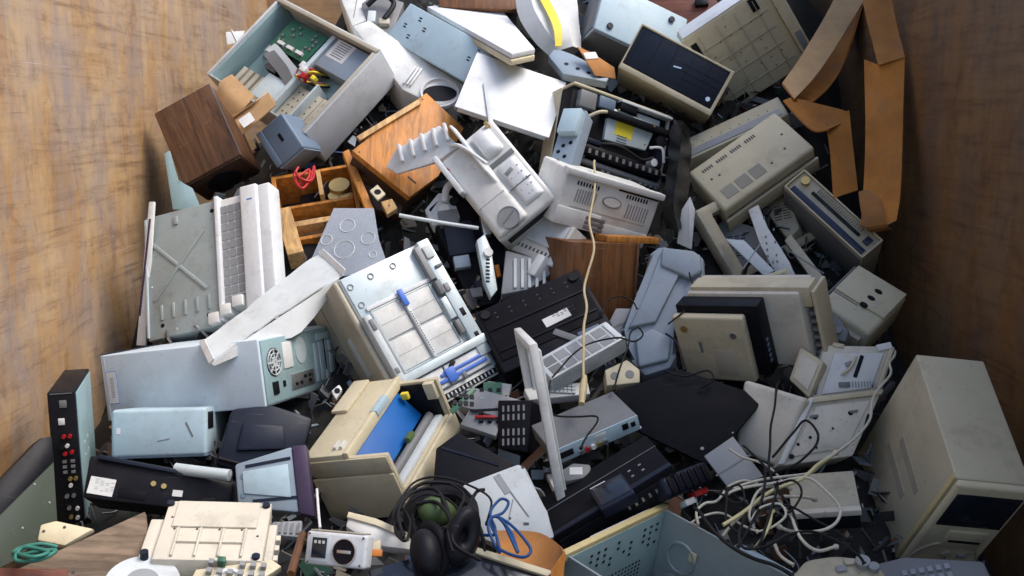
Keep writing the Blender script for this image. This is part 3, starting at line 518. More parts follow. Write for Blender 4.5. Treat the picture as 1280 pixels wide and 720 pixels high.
cf.box('floor_plate', 'wall', -.03, 1.06, 0, 1, 0, .04, .002)
cf.box('back_wall', 'wall', -.03, 1.06, .996, 1.012, .05, 2.5, .002)
# heap of unsorted scrap under the things one can tell apart
prof = [(0.000,2.016,0.483), (0.000,2.150,0.549), (0.000,2.378,0.651), (0.000,2.743,0.793), (0.000,3.187,1.038), (0.000,3.602,1.430), (0.000,3.891,1.719), (0.000,4.186,2.045), (0.000,4.387,2.261)]
prof = [(0, .3, .05), (0, .9, .42)]+prof+[(0, 4.5, 2.3), (0, 5.35, 2.35)]
def heap_z(y):
    for a, b in zip(prof, prof[1:]):
        if y <= b[1]:
            t = max(0, (y-a[1])/(b[1]-a[1])); return a[2]+(b[2]-a[2])*t
    return prof[-1][2]
def heap(x, y): return heap_z(y)-.75*min(1, max(0, (-x-.55)/.45))*min(1, max(0, (y-3.45)/.35))-.3*max(0, (abs(x)-1.02)/.22)+.05*mnoise.noise(Vector((x*3, y*3, 1)))+.03*mnoise.noise(Vector((x*9, y*9, 4)))-.0
bm = bmesh.new(); nx, ny = 90, 170; g = []
for j in range(ny+1):
    y = .3+(5.3-.3)*j/ny; g.append([bm.verts.new(((wall_x(-1, y)-.03)+(wall_x(1, y)-wall_x(-1, y)+.06)*i/nx, y, heap((-WX)+2*WX*i/nx, y))) for i in range(nx+1)])
for j in range(ny):
    for i in range(nx): bm.faces.new((g[j][i], g[j][i+1], g[j+1][i+1], g[j+1][i]))
tag(finish(bm, 'scrap_terrain', 'mud', None, 60), None, None, kind='structure')
# small unsortable bits filling the gaps
m = mk('bits', (.1, .1, .1), .5, dirt=.5, scr=.3); nt = m.node_tree
ge = nt.nodes.new('ShaderNodeNewGeometry'); rp = nt.nodes.new('ShaderNodeValToRGB'); nt.links.new(ge.outputs['Random Per Island'], rp.inputs[0])
rp.color_ramp.interpolation = 'CONSTANT'; e = rp.color_ramp.elements
st = [(0, (.012, .012, .014)), (.20, (.04, .04, .045)), (.38, (.10, .10, .10)), (.62, (.18, .18, .18)), (.72, (.30, .26, .20)), (.78, (.18, .22, .25)), (.86, (.02, .07, .045)), (.90, (.14, .06, .03)), (.96, (.32, .32, .31)), (.985, (.05, .10, .25))]
while len(e) < len(st): e.new(.5)
for el, (p_, c_) in zip(e, st): el.position = p_; el.color = (*c_, 1)
mx = [n for n in nt.nodes if n.type == 'MIX'][0]
nt.links.new(rp.outputs[0], mx.inputs[6])
bm = bmesh.new()
for k in range(5200):
    y = rnd.uniform(1.2, 4.4); x = rnd.uniform(wall_x(-1, y)+.1, wall_x(1, y)-.1); z = heap(x, y)
    if .02 < x < .52 and y < 2.05: continue
    big = rnd.random(); sx, sy, sz = (rnd.uniform(.01, .05) if big < .8 else rnd.uniform(.05, .18)), rnd.uniform(.004, .035), rnd.uniform(.0015, .009)
    q = Quaternion((rnd.gauss(0, 1), rnd.gauss(0, 1), rnd.gauss(0, 1), rnd.gauss(0, 1))).normalized(); c = Vector((x, y-rnd.uniform(0, .05), z+rnd.uniform(-.01, .055 if y > 2.3 else .03)))
    if big > .93:
        L_ = rnd.uniform(.05, .16); pts = [c+q @ Vector((t*L_-L_/2, .03*math.sin(t*6+k), .02*math.cos(t*5))) for t in (0, .25, .5, .75, 1)]
        tube_bm(bm, spline(pts, 4), rnd.uniform(.0015, .003), 5)
    elif big < .6:
        n_ = rnd.randint(5, 8); rr = rnd.uniform(.012, .045); h_ = rnd.uniform(.001, .003); an = sorted(rnd.uniform(0, 6.283) for _ in range(n_)); ps = [(rr*rnd.uniform(.5, 1.2)*math.cos(a_), rr*rnd.uniform(.4, 1.)*math.sin(a_)) for a_ in an]
        lo_ = [bm.verts.new(c+q @ Vector((*p_, -h_))) for p_ in ps]; hi_ = [bm.verts.new(c+q @ Vector((*p_, h_))) for p_ in ps]
        bm.faces.new(lo_[::-1]); bm.faces.new(hi_)
        for i_ in range(n_): bm.faces.new((lo_[i_], lo_[(i_+1) % n_], hi_[(i_+1) % n_], hi_[i_]))
    else: hexa(bm, [c+q @ Vector((a*sx/2, b*sy/2, d*sz/2)) for a, b, d in ((-1, -1, -1), (1, -1, -1), (1, 1, -1), (-1, 1, -1), (-1, -1, 1), (1, -1, 1), (1, 1, 1), (-1, 1, 1))])
tag(finish(bm, 'loose_scrap', 'bits', None, 30), 'loose small scrap bits filling gaps in the heap', 'scrap', kind='stuff')

# ================================================================ upper left
t = Thing('open_computer_case', 'open grey computer case with circuit board and power supply showing, top left', 'computer case', 'open_tower'); z = t.z
sh = z.tray('shell', 'greywhite', 0, 1, 0, 1, -t.d, 0, .006, .004)
z.box('inner_tray', 'zinc_teal', .02, .98, .02, .98, -.118+.005, -.118+.012)
z.box('side_lining', 'zinc_teal', .012, .03, .02, .98, -.118+.013, -.01)
z.box('rim_strip', 'tan', .0, 1.0, .95, .99, -.03, .003); z.box('rim_strip', 'greywhite', .0, .02, .0, .94, -.03, .003); z.box('rim_strip', 'tan', .975, .995, .0, .94, -.02, .003)
pc = z.cbox('circuit_board', 'pcb', .34, .74, .2, .13, -.118+.075, -.118+.079); z.rows('board_components', 'midgrey', .18, .50, .6, .88, 8, 6, .4, .5, -.118+.085, pc, .55)
z.rows('board_connectors', 'label_white', .2, .48, .62, .66, 3, 1, .7, .8, -.118+.088, pc); z.rows('board_traces', 'teal_wire', .18, .50, .62, .86, 4, 9, .8, .2, -.118+.0797, pc, .4)
z.cbox('fan', 'black', .22, .60, .07, .07, -.118+.014, -.118+.04); z.cbox('heat_sink', 'red', .31, .72, .025, .02, -.118+.054, -.118+.075)
ps = z.box('power_supply', 'steelblue', .60, .965, .62, .945, -.118+.013, -.035, .003); z.cbox('maker_label', 'label_white', .70, .84, .09, .08, -.0352, -.0342, 0, ps)
z.rows('label_print', 'ink', .64, .76, .76, .93, 1, 7, .9, .25, -.0335, ps)
for k in range(3): z.box('drive_cage', 'tan', .58+.13*k, .695+.13*k, .05, .40, -.118+.014, -.065+.006*k, .003); z.rows('cage_holes', 'vent', .60+.13*k, .68+.13*k, .08, .38, 2, 4, .3, .2, -.064+.006*k)
z.box('cage_rail', 'zinc', .55, .575, .05, .48, -.118+.014, -.035); z.box('cage_rail', 'zinc', .76, .775, .04, .46, -.118+.014, -.025)
for k in range(6): z.box('slot_cover', 'tan', .07+.065*k, .11+.065*k, .06, .30, -.118+.014, -.118+.05, .001)
for k, (c, ox) in enumerate((('red', 0), ('yellow', .02), ('cord_white', -.025), ('rubber', .04), ('red', -.04), ('orange', .01))):
    z.tube('wire', c, [(.64+ox, .62, -.09), (.60+ox*2, .55, -.03-.006*k), (.55+ox, .48, -.05), (.60-ox, .43, -.02-.004*k), (.66+ox, .47, -.06), (.70+ox, .55, -.09)], .0045)
z.cbox('plug', 'label_white', .58, .52, .03, .022, -.04, -.02); z.cbox('plug', 'red', .63, .46, .025, .02, -.035, -.015); z.cbox('plug', 'label_white', .53, .56, .02, .025, -.05, -.03)
x = t.f('+x'); x.box('side_cover', 'white', .02, .98, .01, .99, 0, .004, .002); x.screws('silver', [(.12, .04), (.12, .96)])

for k in range(2):
    rb = [[z.p(.10+.05*k, .52, -.07), z.p(.10+.05*k, .62, -.07)], [z.p(.22, .50-.05*k, -.03), z.p(.24, .60-.05*k, -.03)], [z.p(.40, .44-.06*k, -.05), z.p(.42, .54-.06*k, -.045)], [z.p(.52, .42-.1*k, -.06), z.p(.53, .50-.1*k, -.055)]]
    finish(ribbon_bm(rb, .0015, 5), 'ribbon_cable', ('greywhite', 'midgrey')[k], t.e, 40)
z.box('drive_unit', 'zinc', .30, .52, .10, .36, -.105, -.06, .003); z.cbox('heat_sink', 'black', .26, .45, .05, .05, -.105, -.075, .002); z.rows('fins', 'grey', .21, .31, .39, .51, 8, 1, .5, 1, -.068); z.box('cross_brace', 'zinc', .55, .585, .05, .94, -.06, -.03, .002); z.rows('wall_holes', 'black', .06, .5, .9, .94, 8, 1, .35, .5, -.1); z.cbox('plug', 'yellow', .68, .50, .02, .016, -.05, -.03); z.rows('port_marks', 'midgrey', .05, .2, .4, .85, 2, 6, .5, .5, -.098, None, .3)
t = Thing('wooden_speaker', 'dark brown wood grain speaker cabinet against the left wall', 'speaker', 'wood_speaker'); z = t.z
t.shell('walnut', .004, 'cabinet'); f = t.f('-y'); f.box('grille_panel', 'walnut_dark', .03, .97, .05, .98, 0, .006, .002)
f.disc('driver', 'black', .5, .55, .06, .004, .009); f = t.f('+x'); f.box('edge_trim', 'midgrey', 0, .06, .0, 1, 0, .002, .0005)

e = empty('small_carton', 'small tan carton with open flap and barcode sticker beside the wooden speaker', 'carton', (-0.875,3.346,1.599))
sheet('carton_side', 'cardboard_light', [[(-0.890,3.344,1.547), (-0.781,3.367,1.630)], [(-0.920,3.370,1.573), (-0.812,3.399,1.662)]], .003, e, 2)
sheet('carton_top', 'cardboard_light', [[(-0.920,3.370,1.573), (-0.817,3.402,1.665)], [(-0.922,3.340,1.583), (-0.841,3.342,1.635)]], .003, e, 2)
sheet('carton_flap', 'cardboard_light', [[(-0.997,3.465,1.647), (-0.929,3.386,1.578)], [(-0.999,3.482,1.696), (-0.891,3.367,1.609)], [(-0.956,3.491,1.725), (-0.857,3.389,1.651)]], .003, e, 4)
sheet('carton_front', 'cardboard_light', [[(-0.880,3.303,1.527), (-0.770,3.316,1.620)], [(-0.915,3.350,1.573), (-0.803,3.364,1.661)]], .004, e, 2)
sheet('sticker', 'label_white', [[(-0.870,3.285,1.548), (-0.836,3.302,1.573)], [(-0.894,3.312,1.573), (-0.860,3.328,1.599)]], .001, e, 2)

t = Thing('slate_base', 'slate blue plastic device with dark slot beneath the open case', 'electronic device', 'slate_device'); z = t.z
t.shell('slate', .008); z.cbox('slot', 'black', .46, .58, .03, .012, -.001, .0015); z.box('front_lip', 'slate', .02, .98, .0, .2, 0, .006, .004)
f = t.f('+x'); f.box('side_cap', 'steelblue', .04, .96, .03, .97, 0, .004, .003)

t = Thing('pale_blue_tower', 'pale blue steel computer tower with small slots lying at the top', 'computer tower', 'blue_tower'); z = t.z
t.shell('skyblue', .003); 
for u, v in ((.2, .8), (.1, .5), (.2, .30), (.30, .63), (.9, .80), (.86, .55)): z.cbox('slot', 'black', u, v, .014, .0045, -.001, .001, 0); z.cbox('slot', 'black', u+.006, v-.07, .014, .0045, -.001, .001, 0)
f = t.f('-y'); f.box('seam', 'black', 0, 1, .05, .08, -.001, .001, 0); f = t.f('+x'); f.box('end_cap', 'greywhite', .0, .5, .02, .98, 0, .006, .003)

t = Thing('flatbed_scanner', 'brightly lit cream white flatbed scanner behind the pale blue tower', 'scanner', 'flatbed'); z = t.z
z.prism('lid', 'white', t.pts, -.018, 0, .003); z.prism('base', 'cream', [(a*1.01, b*1.01-.004) for a, b in t.pts], -t.d, -.021, .003)

t = Thing('roller_printer', 'white printer with black roller mouth under the pale blue tower', 'printer', 'roller_printer'); z = t.z
t.slab('offwhite', .01, 'shell'); u, v = 0.095,-0.110
z.disc('roller_mouth', 'black', u, v, .06, -.02, .004, ry=.035); z.annulus('mouth_rim', 'white', u, v, .066, .014, .01)
for k in range(3): a, b = -0.017,-0.035; z.cbox('rib', 'white', a+.012*k, b-.004*k, .006, .09, -.001, .012, .001, rot=-25)

t = Thing('white_side_panel', 'flat white metal case panel lying across the top centre', 'case panel', 'white_panel'); z = t.z
z.box('sheet', 'white', 0, 1, 0, 1, -.004, 0, .001); z.box('folded_edge', 'greywhite', .0, .012, .02, .98, -.02, -.0045, .001); z.box('folded_edge', 'greywhite', .985, 1.0, .02, .98, -.02, -.0045, .001)
z.box('folded_edge', 'greywhite', .03, .97, 0, .012, -.02, -.0045, .001); z.cbox('clear_strip', 'greywhite', 0.310,0.182, .016, .2, .001, .008, .001, rot=20)

t = Thing('orange_veneer_board', 'orange brown veneered wooden board leaning below the open case', 'wooden board', 'orange_board'); z = t.z
z.prism('board', 'orange_wood', t.pts, -.025, 0, .002); z.prism('dark_carcass', 'walnut_dark', [(a*.96, b*.96) for a, b in t.pts], -.12, -.027, .002); a, b = -0.105,0.085; z.cbox('edge_lip', 'pine', a, b, .29, .018, .001, .012, .001, rot=48)
for q in ((-0.070,-0.082), (-0.014,-0.132)): z.cbox('slot', 'black', q[0], q[1], .035, .006, -.001, .0012, 0, rot=-35)
z.screws('vent', [(-0.193,-0.067), (0.005,0.216)])

t = Thing('wooden_radio_cabinet', 'broken open orange wooden radio cabinet with gold metal innards', 'cabinet', 'wood_cabinet'); z = t.z
z.tray('case', 'orange_wood', 0, 1, 0, 1, -t.d, 0, .014, .012, .001); z.box('inner_shelf', 'orange_wood', .06, .94, .50, .54, -t.d+.014, -.01, .001)
z.box('inner_divider', 'pine', .55, .6, .56, .94, -t.d+.014, .012, .001); z.box('loose_batten', 'pine', .04, .9, .18, .25, -.03, .005, .001); z.box('paper_liner', 'cream', .1, .55, .28, .44, -t.d+.02, -.05, .001)
z.disc('gold_reel', 'brass', .8, .78, .035, -t.d+.014, -.02); z.disc('gold_reel', 'brass', .72, .66, .022, -t.d+.014, -.03); z.cbox('gold_bracket', 'brass', .85, .62, .05, .03, -t.d+.014, -.03)
z.cbox('speaker_frame', 'pine', .14, .10, .05, .22, -.08, .02, .002, rot=6); z.box('dark_transformer', 'black', .3, .5, .6, .9, -t.d+.014, -.07, .004)
loop_thing('red_wire', 'tangled bright red wire hanging in the wooden radio cabinet', 'wire', 'red', [(-0.683,3.207,1.436), (-0.692,3.173,1.412), (-0.669,3.131,1.383), (-0.649,3.145,1.397), (-0.649,3.190,1.429), (-0.664,3.160,1.421), (-0.675,3.135,1.397), (-0.651,3.101,1.365), (-0.642,3.131,1.383), (-0.641,3.185,1.414), (-0.636,3.225,1.432), (-0.637,3.145,1.397), (-0.664,3.135,1.407), (-0.685,3.165,1.425)], .0042, wig=.02)
t = Thing('wood_batten', 'narrow orange wooden batten standing beside the veneered board', 'batten', 'gold_board_edge'); t.slab('orange_wood', .002, 'plank'); t.z.screws('vent', [(0, 0)])

# white printer in the middle of the heap
t = Thing('white_inkjet_printer', 'white inkjet printer with round vent and folded out paper tray, upper centre', 'printer', 'white_printer'); z = t.z
t.shell('offwhite', .012); z.box('top_cover', 'offwhite', .01, .57, .02, .97, 0, .022, .012, seg=3, top=(.04, .06, .0, .02)); z.box('ridge', 'white', .46, .52, .36, 1.14, .0, .05, .004, top=(0, .02, .2, .0)); z.box('cover_seam', 'grey', .05, .5, .34, .346, .02, .0226, 0)
cv = z.box('carriage_cover', 'white', .60, .95, .10, .58, 0, .014, .006, top=(.04, .1, .03, .03)); z.box('carriage_gap', 'midgrey', .56, .96, .59, .64, -.001, .003, .001); z.box('print_head_cover', 'white', .58, .92, .66, .97, 0, .03, .012, top=(.02, .14, .06, .02))
z.rows('cover_marks', 'grey', .6, .9, .14, .5, 5, 5, .25, .15, .0145, cv, .5, 4); z.cbox('latch', 'grey', .72, .46, .03, .012, .013, .018, .001, cv, rot=10); z.box('gap_line', 'midgrey', .56, .93, .30, .312, .012, .0148, 0, par=cv); z.cbox('latch', 'brass', .9, .95, .012, .016, .0, .03, .002)
vd = z.disc('round_vent', 'grey', 0.316,0.114, .032, 0, .024, 32); z.cbox('vent_slot', 'midgrey', 0.316,0.114, .05, .005, .0235, .0255, 0, vd, rot=15); z.annulus('vent_rim', 'grey', 0.316,0.114, .034, .005, .0255, par=vd, h0=.02)
z.disc('red_button', 'red', 0.049,0.841, .006, 0, .028, 14)
tr = z.prism('paper_tray', 'white', [(-0.621,1.262), (-0.352,1.338), (0.362,1.242), (0.391,0.954), (-0.006,0.975), (-0.548,1.137)][::-1], .012, .026, .003)
for k in range(5):
    a, b = -0.321,1.257; c, d = 0.380,1.127
    s_ = k/4; z.cbox('tray_rib', 'white', a+(c-a)*s_, b+(d-b)*s_, .010, .06, .025, .046, .002, tr, rot=-22)
z.box('tray_lip', 'white', -.02, .06, .55, 1.0, .0, .05, .004)
z.tube('support_arm', 'white', [(.3, 1.02, .02), (.42, .9, .05), (.55, .62, .04)], .006)
f = t.f('-y'); f.box('paper_slot', 'black', .1, .9, .15, .4, -.001, .0015, 0)
t = Thing('printer_cover', 'light grey printer cover with rows of holes under the inkjet printer', 'printer cover', 'printer_foot'); z = t.z
t.shell('offwhite', .004, 'panel'); z.rows('vent_holes', 'vent', .1, .9, .12, .26, 9, 1, .35, .6); z.box('step', 'greywhite', .05, .95, .35, .95, 0, .008, .003); z.cbox('support_foot', 'white', .8, -.12, .035, .07, -.05, .02, .004)

# black mechanism and its neighbours
t = Thing('gutted_laser_printer', 'gutted laser printer with black mechanism and silver scanner plate', 'printer', 'black_mechanism'); z = t.z
z.tray('housing', 'beige', 0, 1, 0, 1, -t.d, -.085, .006, .01, .002); z.box('top_frame', 'beige', 0, 1, .965, 1, -.08, -.004, .003); z.box('side_frame', 'grey', .97, 1, .1, .96, -.08, -.01, .003); z.o = z.o+z.N*.03; z.box('chassis', 'matte_black', .008, .965, .01, .96, -t.d+.0, -.045, .003)
pl = z.prism('scanner_plate', 'zinc', [(0.362,0.841), (0.358,0.433), (0.780,0.468), (0.855,0.813)], -.06, -.03, .002)
z.cbox('yellow_sticker', 'yellow', 0.537,0.617, .07, .05, -.0298, -.029, 0, pl, rot=-3); z.rows('sticker_print', 'ink', .47, .58, .45, .55, 1, 3, .9, .25, -.0284, pl)
z.screws('brass', [(0.417,0.795), (0.786,0.753), (0.718,0.493)])
z.tube('feed_roller', 'black', [(.12, .24, -.02), (.92, .2, -.02)], .022); z.rows('roller_studs', 'silver', .16, .9, .17, .24, 11, 1, .35, .8, .004, None)
z.tube('feed_roller', 'midgrey', [(.1, .10, -.03), (.95, .08, -.03)], .012); z.tube('lever', 'beige', [(.10, .55, -.03), (.22, .68, .0), (.3, .72, .0)], .006)
for k, (a, b, c, d, m_, h) in enumerate(((.06, .22, .72, .92, 'midgrey', -.02), (.26, .42, .80, .94, 'slate', -.03), (.45, .62, .84, .95, 'black', -.015), (.66, .9, .82, .9, 'greywhite', -.04), (.08, .2, .48, .66, 'greywhite', -.035), (.88, .95, .3, .7, 'navy', -.02), (.07, .14, .2, .4, 'slate', -.02))): z.box('gear_block', m_, a, b, c, d, -.08, h, .003)
z.tube('ribbon_wire', 'rubber', [(.25, .33, -.02), (.45, .36, .01), (.7, .30, .0), (.85, .4, -.02)], .005); z.disc('gear', 'label_white', .86, .34, .014, -.05, -.015, 16); z.disc('gear', 'label_white', .16, .40, .012, -.05, -.02, 16); z.disc('gear', 'black', .9, .62, .022, -.05, -.012, 18)
z.box('cable_guide', 'matte_black', .3, .98, .70, .78, -.05, -.005, .004); z.box('cable_guide', 'navy', .05, .3, .3, .36, -.05, -.0, .004); z.box('top_rail', 'greywhite', .45, .98, .925, .955, -.05, -.012, .002); z.tube('lever', 'label_white', [(.80, .5, -.02), (.9, .52, -.005), (.93, .35, -.0)], .005); z.rows('tiny_gears', 'grey', .04, .22, .12, .9, 3, 9, .4, .4, -.03, None, .5, 6); z.rows('tiny_gears', 'midgrey', .3, .95, .02, .12, 12, 2, .5, .5, -.02, None, .4, 7)
t = Thing('steel_bracket', 'bluish steel drive bracket with holes beside the gutted printer', 'bracket', 'metal_bracket'); z = t.z
t.shell('steelblue', .002, 'channel'); z.box('raised_box', 'skyblue', .1, .95, .55, .95, 0, .03, .003)
for u, v in ((.3, .15), (.6, .22), (.4, .4), (.7, .45), (.25, .3)): z.disc('hole', 'black', u, v, .007, -.001, .001, 14)
z.disc('brass_post', 'brass', .5, .07, .008, 0, .02, 12); z.disc('brass_post', 'brass', .2, .02, .006, 0, .015, 12)
t = Thing('grey_laser_printer', 'pale grey laser printer front with oval badge and two rows of slots', 'printer', 'vent_printer'); z = t.z
t.shell('offwhite', .008); z.box('top_lip', 'offwhite', -.01, 1.02, .90, 1.02, -.03, .012, .004); z.box('lip_gap', 'black', .55, .98, .86, .89, -.001, .002, 0)
z.rows('air_slots', 'black', .12, .36, .76, .84, 8, 1, .5, .9, .0015); z.rows('air_slots', 'black', .64, .88, .76, .84, 8, 1, .5, .9, .0015)
z.rows('fine_vents', 'grey', .14, .36, .46, .70, 8, 1, .4, 1, .002); z.rows('fine_vents', 'grey', .68, .92, .42, .68, 8, 1, .4, 1, .002)
bd = z.disc('oval_badge', 'grey', .52, .62, .035, 0, .003, 28, ry=.017); z.disc('badge_face', 'offwhite', .52, .62, .030, .0028, .0045, 28, par=bd, ry=.0135)
z.box('crease', 'tan', .12, .92, .36, .375, -.001, .0012, 0); z.box('tray_front', 'offwhite', .0, .46, .02, .34, 0, .012, .004); z.box('tray_front', 'offwhite', .5, .98, -.04, .22, -.02, .004, .003)
for k in range(3): z.box('tray_window', 'midgrey', .30, .50, .05+.085*k, .115+.085*k, .0, .0135, .0005)
t = Thing('brown_laminate_box', 'brown wood laminate box standing below the pale grey laser printer', 'box', 'brown_box'); z = t.z
t.shell('teak', .002, 'carcass'); f = t.f('+y'); f.box('top_board', 'orange_wood', .55, 1.3, .02, .5, .001, .02, .001); z.box('side_edge', 'walnut', .965, 1.0, .0, 1, 0, .006, .001)

# ================================================================ upper right
t = Thing('dark_front_tower', 'computer tower with dark navy front and beige rim, top right of centre', 'computer tower', 'dark_tower'); z = t.z
t.shell('beige_dim', .004); z.ring('bezel', 'beige', 0, 1, 0, 1, 0, .012, (.006, .012, .02, .008), .003); fr = z.box('front_panel', 'navy', .02, .965, .13, .95, 0, .009, .004)
for k in range(5): z.box('panel_line', 'black', .06+.18*k, .065+.18*k, .14, .94, .0085, .0097, 0, par=fr)
for k in range(4): z.box('drive_line', 'black', .52, .95, .25+.14*k, .258+.14*k, .0085, .0097, 0, par=fr)
z.cbox('badge', 'silver', .50, .55, .028, .005, .009, .0105, 0, fr, rot=12); z.disc('power_button', 'silver', .90, .27, .008, .008, .014, 18, par=fr)
t = Thing('blue_grey_case', 'blue grey steel box with two dark feet at the top edge', 'electronic box', 'blue_box'); z = t.z
t.shell('skyblue', .006); z.disc('foot', 'navy', 0.161,0.167, .012, 0, .008, 18); z.disc('foot', 'navy', 0.812,0.829, .012, 0, .008, 18); f = t.f('-y'); f.box('dark_front', 'midgrey', .01, .99, .05, .98, 0, .006, .003); f = t.f('-x'); f.box('dark_side', 'midgrey', .05, .95, .03, .97, 0, .005, .002)
t = Thing('printer_underside', 'upturned grey printer underside with gridded ribs and bright white edge', 'printer', 'printer_base'); z = t.z
t.shell('beige', .005); f = t.f('+y'); 
f = t.f('-x'); f.box('white_flank', 'white', .02, .98, .02, .98, 0, .006, .003)
f = t.f('+y'); f.box('white_flank', 'white', .02, .98, .02, .98, 0, .006, .003)
for k in range(4): z.box('rib', 'tan', .08, .92, .16+.2*k, .167+.2*k, 0, .004, .001)
for k in range(4): z.box('rib', 'tan', .16+.22*k, .167+.22*k, .06, .94, 0, .0045, .001)
z.rows('small_holes', 'vent', .15, .9, .12, .92, 6, 7, .12, .1, .0016, None, .6, 3); z.box('black_latch', 'black', .05, .12, .62, .9, -.001, .004, .001); z.box('black_latch', 'black', .78, .86, .82, .97, -.001, .004, .001); z.box('black_latch', 'black', .03, .3, .04, .1, -.001, .004, .001)
z.box('end_board', 'beige', 1.0, 1.12, .1, 1.0, -.05, .02, .004); z.box('end_slot', 'midgrey', 1.03, 1.1, .12, .4, .019, .022, .001)
t = Thing('slim_grey_slab', 'slim grey rack unit lying behind the vented beige machine', 'rack unit', 'slim_slab'); z = t.z
t.shell('beige_dim', .003); z.box('groove', 'grey', .06, .95, .1, .42, -.001, .003, .001); z.rows('small_holes', 'vent', .1, .9, .5, .62, 9, 1, .1, .4)
t = Thing('vented_beige_machine', 'beige printer lid with three square vents in the right shade', 'printer', 'vent_machine'); z = t.z
t.shell('beige', .012); 
for k in range(3): z.box('vent_square', 'midgrey', .10+.155*k, .225+.155*k, .14, .36, -.001, .0012, 0); z.rows('vent_bars', 'beige_dim', .10+.155*k, .225+.155*k, .14, .36, 1, 8, 1, .45, .0022)
for k in range(4): z.rows('slot_row', 'vent', .10+.16*k, .22+.16*k, .80, .86, 5, 1, .6, 1)
z.screws('vent', [(.80, .30), (.88, .55), (.62, .22), (.12, .62), (.2, .6)], .005); f = t.f('-y'); f.box('seam', 'midgrey', .02, .98, .35, .42, -.001, .0015, 0); f.box('lower_case', 'beige', -.01, 1.01, .45, 1, 0, .01, .004)
t = Thing('empty_monitor_shell', 'empty beige monitor shell under the vented machine', 'monitor shell', 'empty_bezel'); z = t.z
z.ring('bezel', 'beige_dim', 0, 1, 0, 1, -.05, 0, (.05, .03, .03, .035), .008); z.ring('inner_lip', 'greywhite', .12, .92, .1, .88, -.09, -.03, .006, .002); z.box('back_shell', 'black', .1, .95, .1, .9, -.16, -.12, .004)
t = Thing('slot_desktop_computer', 'beige desktop computer with dark blue stripe and black disk slot', 'desktop computer', 'slot_desktop'); z = t.z
t.shell('beige_dim', .004); z.ring('front_bezel', 'beige', 0, 1, 0, 1, 0, .01, .006, .003); z.box('blue_stripe', 'blue_band', .06, .96, .08, .30, 0, .008, .001); z.box('disk_slot', 'black', .22, .82, .5, .62, 0, .006, .001)
z.box('badge', 'blue_band', .88, .94, .46, .74, 0, .0106, .0005); z.disc('knob', 'brass', .1, .68, .014, 0, .016, 18); z.rows('fine_vents', 'tan', .24, .8, .68, .86, 24, 1, .3, 1, .007)
f = t.f('-y'); f.box('top_plate', 'midgrey', .02, .98, .03, .98, 0, .003, .002); f = t.f('-x'); f.box('side_plate', 'beige_dim', .03, .97, .05, .95, 0, .003, .002)
t = Thing('three_hole_device', 'beige device with three oval holes near the right wall', 'electronic device', 'hole_device'); z = t.z
t.shell('beige', .014); z.box('lid', 'beige', .02, .98, .36, .98, 0, .008, .005); z.box('crease', 'midgrey', .05, .5, .32, .335, -.001, .0015, 0)
for q in ((0.579,0.374), (0.589,0.549), (0.600,0.726)): z.disc('oval_hole', 'black', q[0], q[1], .012, .004, .0095, 20, ry=.008)
f = t.f('-x'); f.box('dark_flank', 'midgrey', .02, .98, .03, .97, 0, .006, .005); f.disc('pivot', 'grey', .4, .12, .012, .004, .012)
f = t.f('-y'); f.box('foot_bar', 'tan', .1, .9, .2, .7, 0, .02, .006)
e = empty('torn_cardboard_box', 'large torn brown cardboard box bent round at the top right wall', 'cardboard box', (1.172,3.552,1.654))
sheet('side_panel', 'cardboard_light', [[(0.925,3.492,1.696), (0.949,3.419,1.641)], [(1.032,3.635,1.805), (1.088,3.586,1.754)], [(1.211,3.896,2.014), (1.314,3.870,2.005)], [(1.286,4.060,2.152), (1.416,4.036,2.137)]], .006, e, 7, wob=.0012, seed=8)
sheet('side_panel', 'card_kraft', [[(0.949,3.419,1.641), (0.925,3.489,1.693)], [(1.019,3.499,1.621), (1.015,3.634,1.678)], [(1.198,3.734,1.743), (1.195,3.871,1.831)], [(1.314,3.870,2.005), (1.385,4.116,2.068)]], .006, e, 7, wob=.0012, seed=8)
sheet('folded_flap', 'card_kraft', [[(0.910,3.413,1.636), (0.947,3.444,1.647)], [(0.949,3.340,1.573), (1.036,3.464,1.626)], [(0.990,3.313,1.537), (1.135,3.448,1.599)], [(1.035,3.309,1.542), (1.136,3.411,1.572)]], .005, e, 4)
sheet('hanging_strip', 'card_kraft', [[(1.041,3.365,1.568), (1.135,3.422,1.604)], [(1.034,3.276,1.471), (1.118,3.312,1.485)], [(1.016,3.162,1.330), (1.103,3.196,1.353)]], .005, e, 4)
sheet('side_panel', 'cardboard', [[(1.169,3.487,2.074), (1.266,3.487,2.074)], [(1.165,3.430,1.954), (1.252,3.399,1.941)], [(1.176,3.285,1.746), (1.261,3.291,1.771)]], .006, e, 7, wob=.0012, seed=8)
sheet('side_panel', 'card_kraft', [[(1.177,3.419,1.772), (1.188,3.305,1.747), (1.263,3.296,1.771)], [(1.140,3.263,1.548), (1.176,3.223,1.549), (1.225,3.172,1.550)], [(1.111,3.164,1.363), (1.147,3.121,1.353), (1.196,3.081,1.357)], [(1.082,3.089,1.252), (1.122,3.047,1.244), (1.177,3.054,1.271)]], .006, e, 7, wob=.0012, seed=8)
sheet('curled_end', 'cardboard', [[(1.087,3.141,1.352), (1.142,3.151,1.361)], [(1.072,3.068,1.304), (1.139,3.077,1.313)], [(1.074,3.024,1.254), (1.144,3.044,1.262)], [(1.108,3.060,1.235), (1.173,3.079,1.243)]], .005, e, 4)

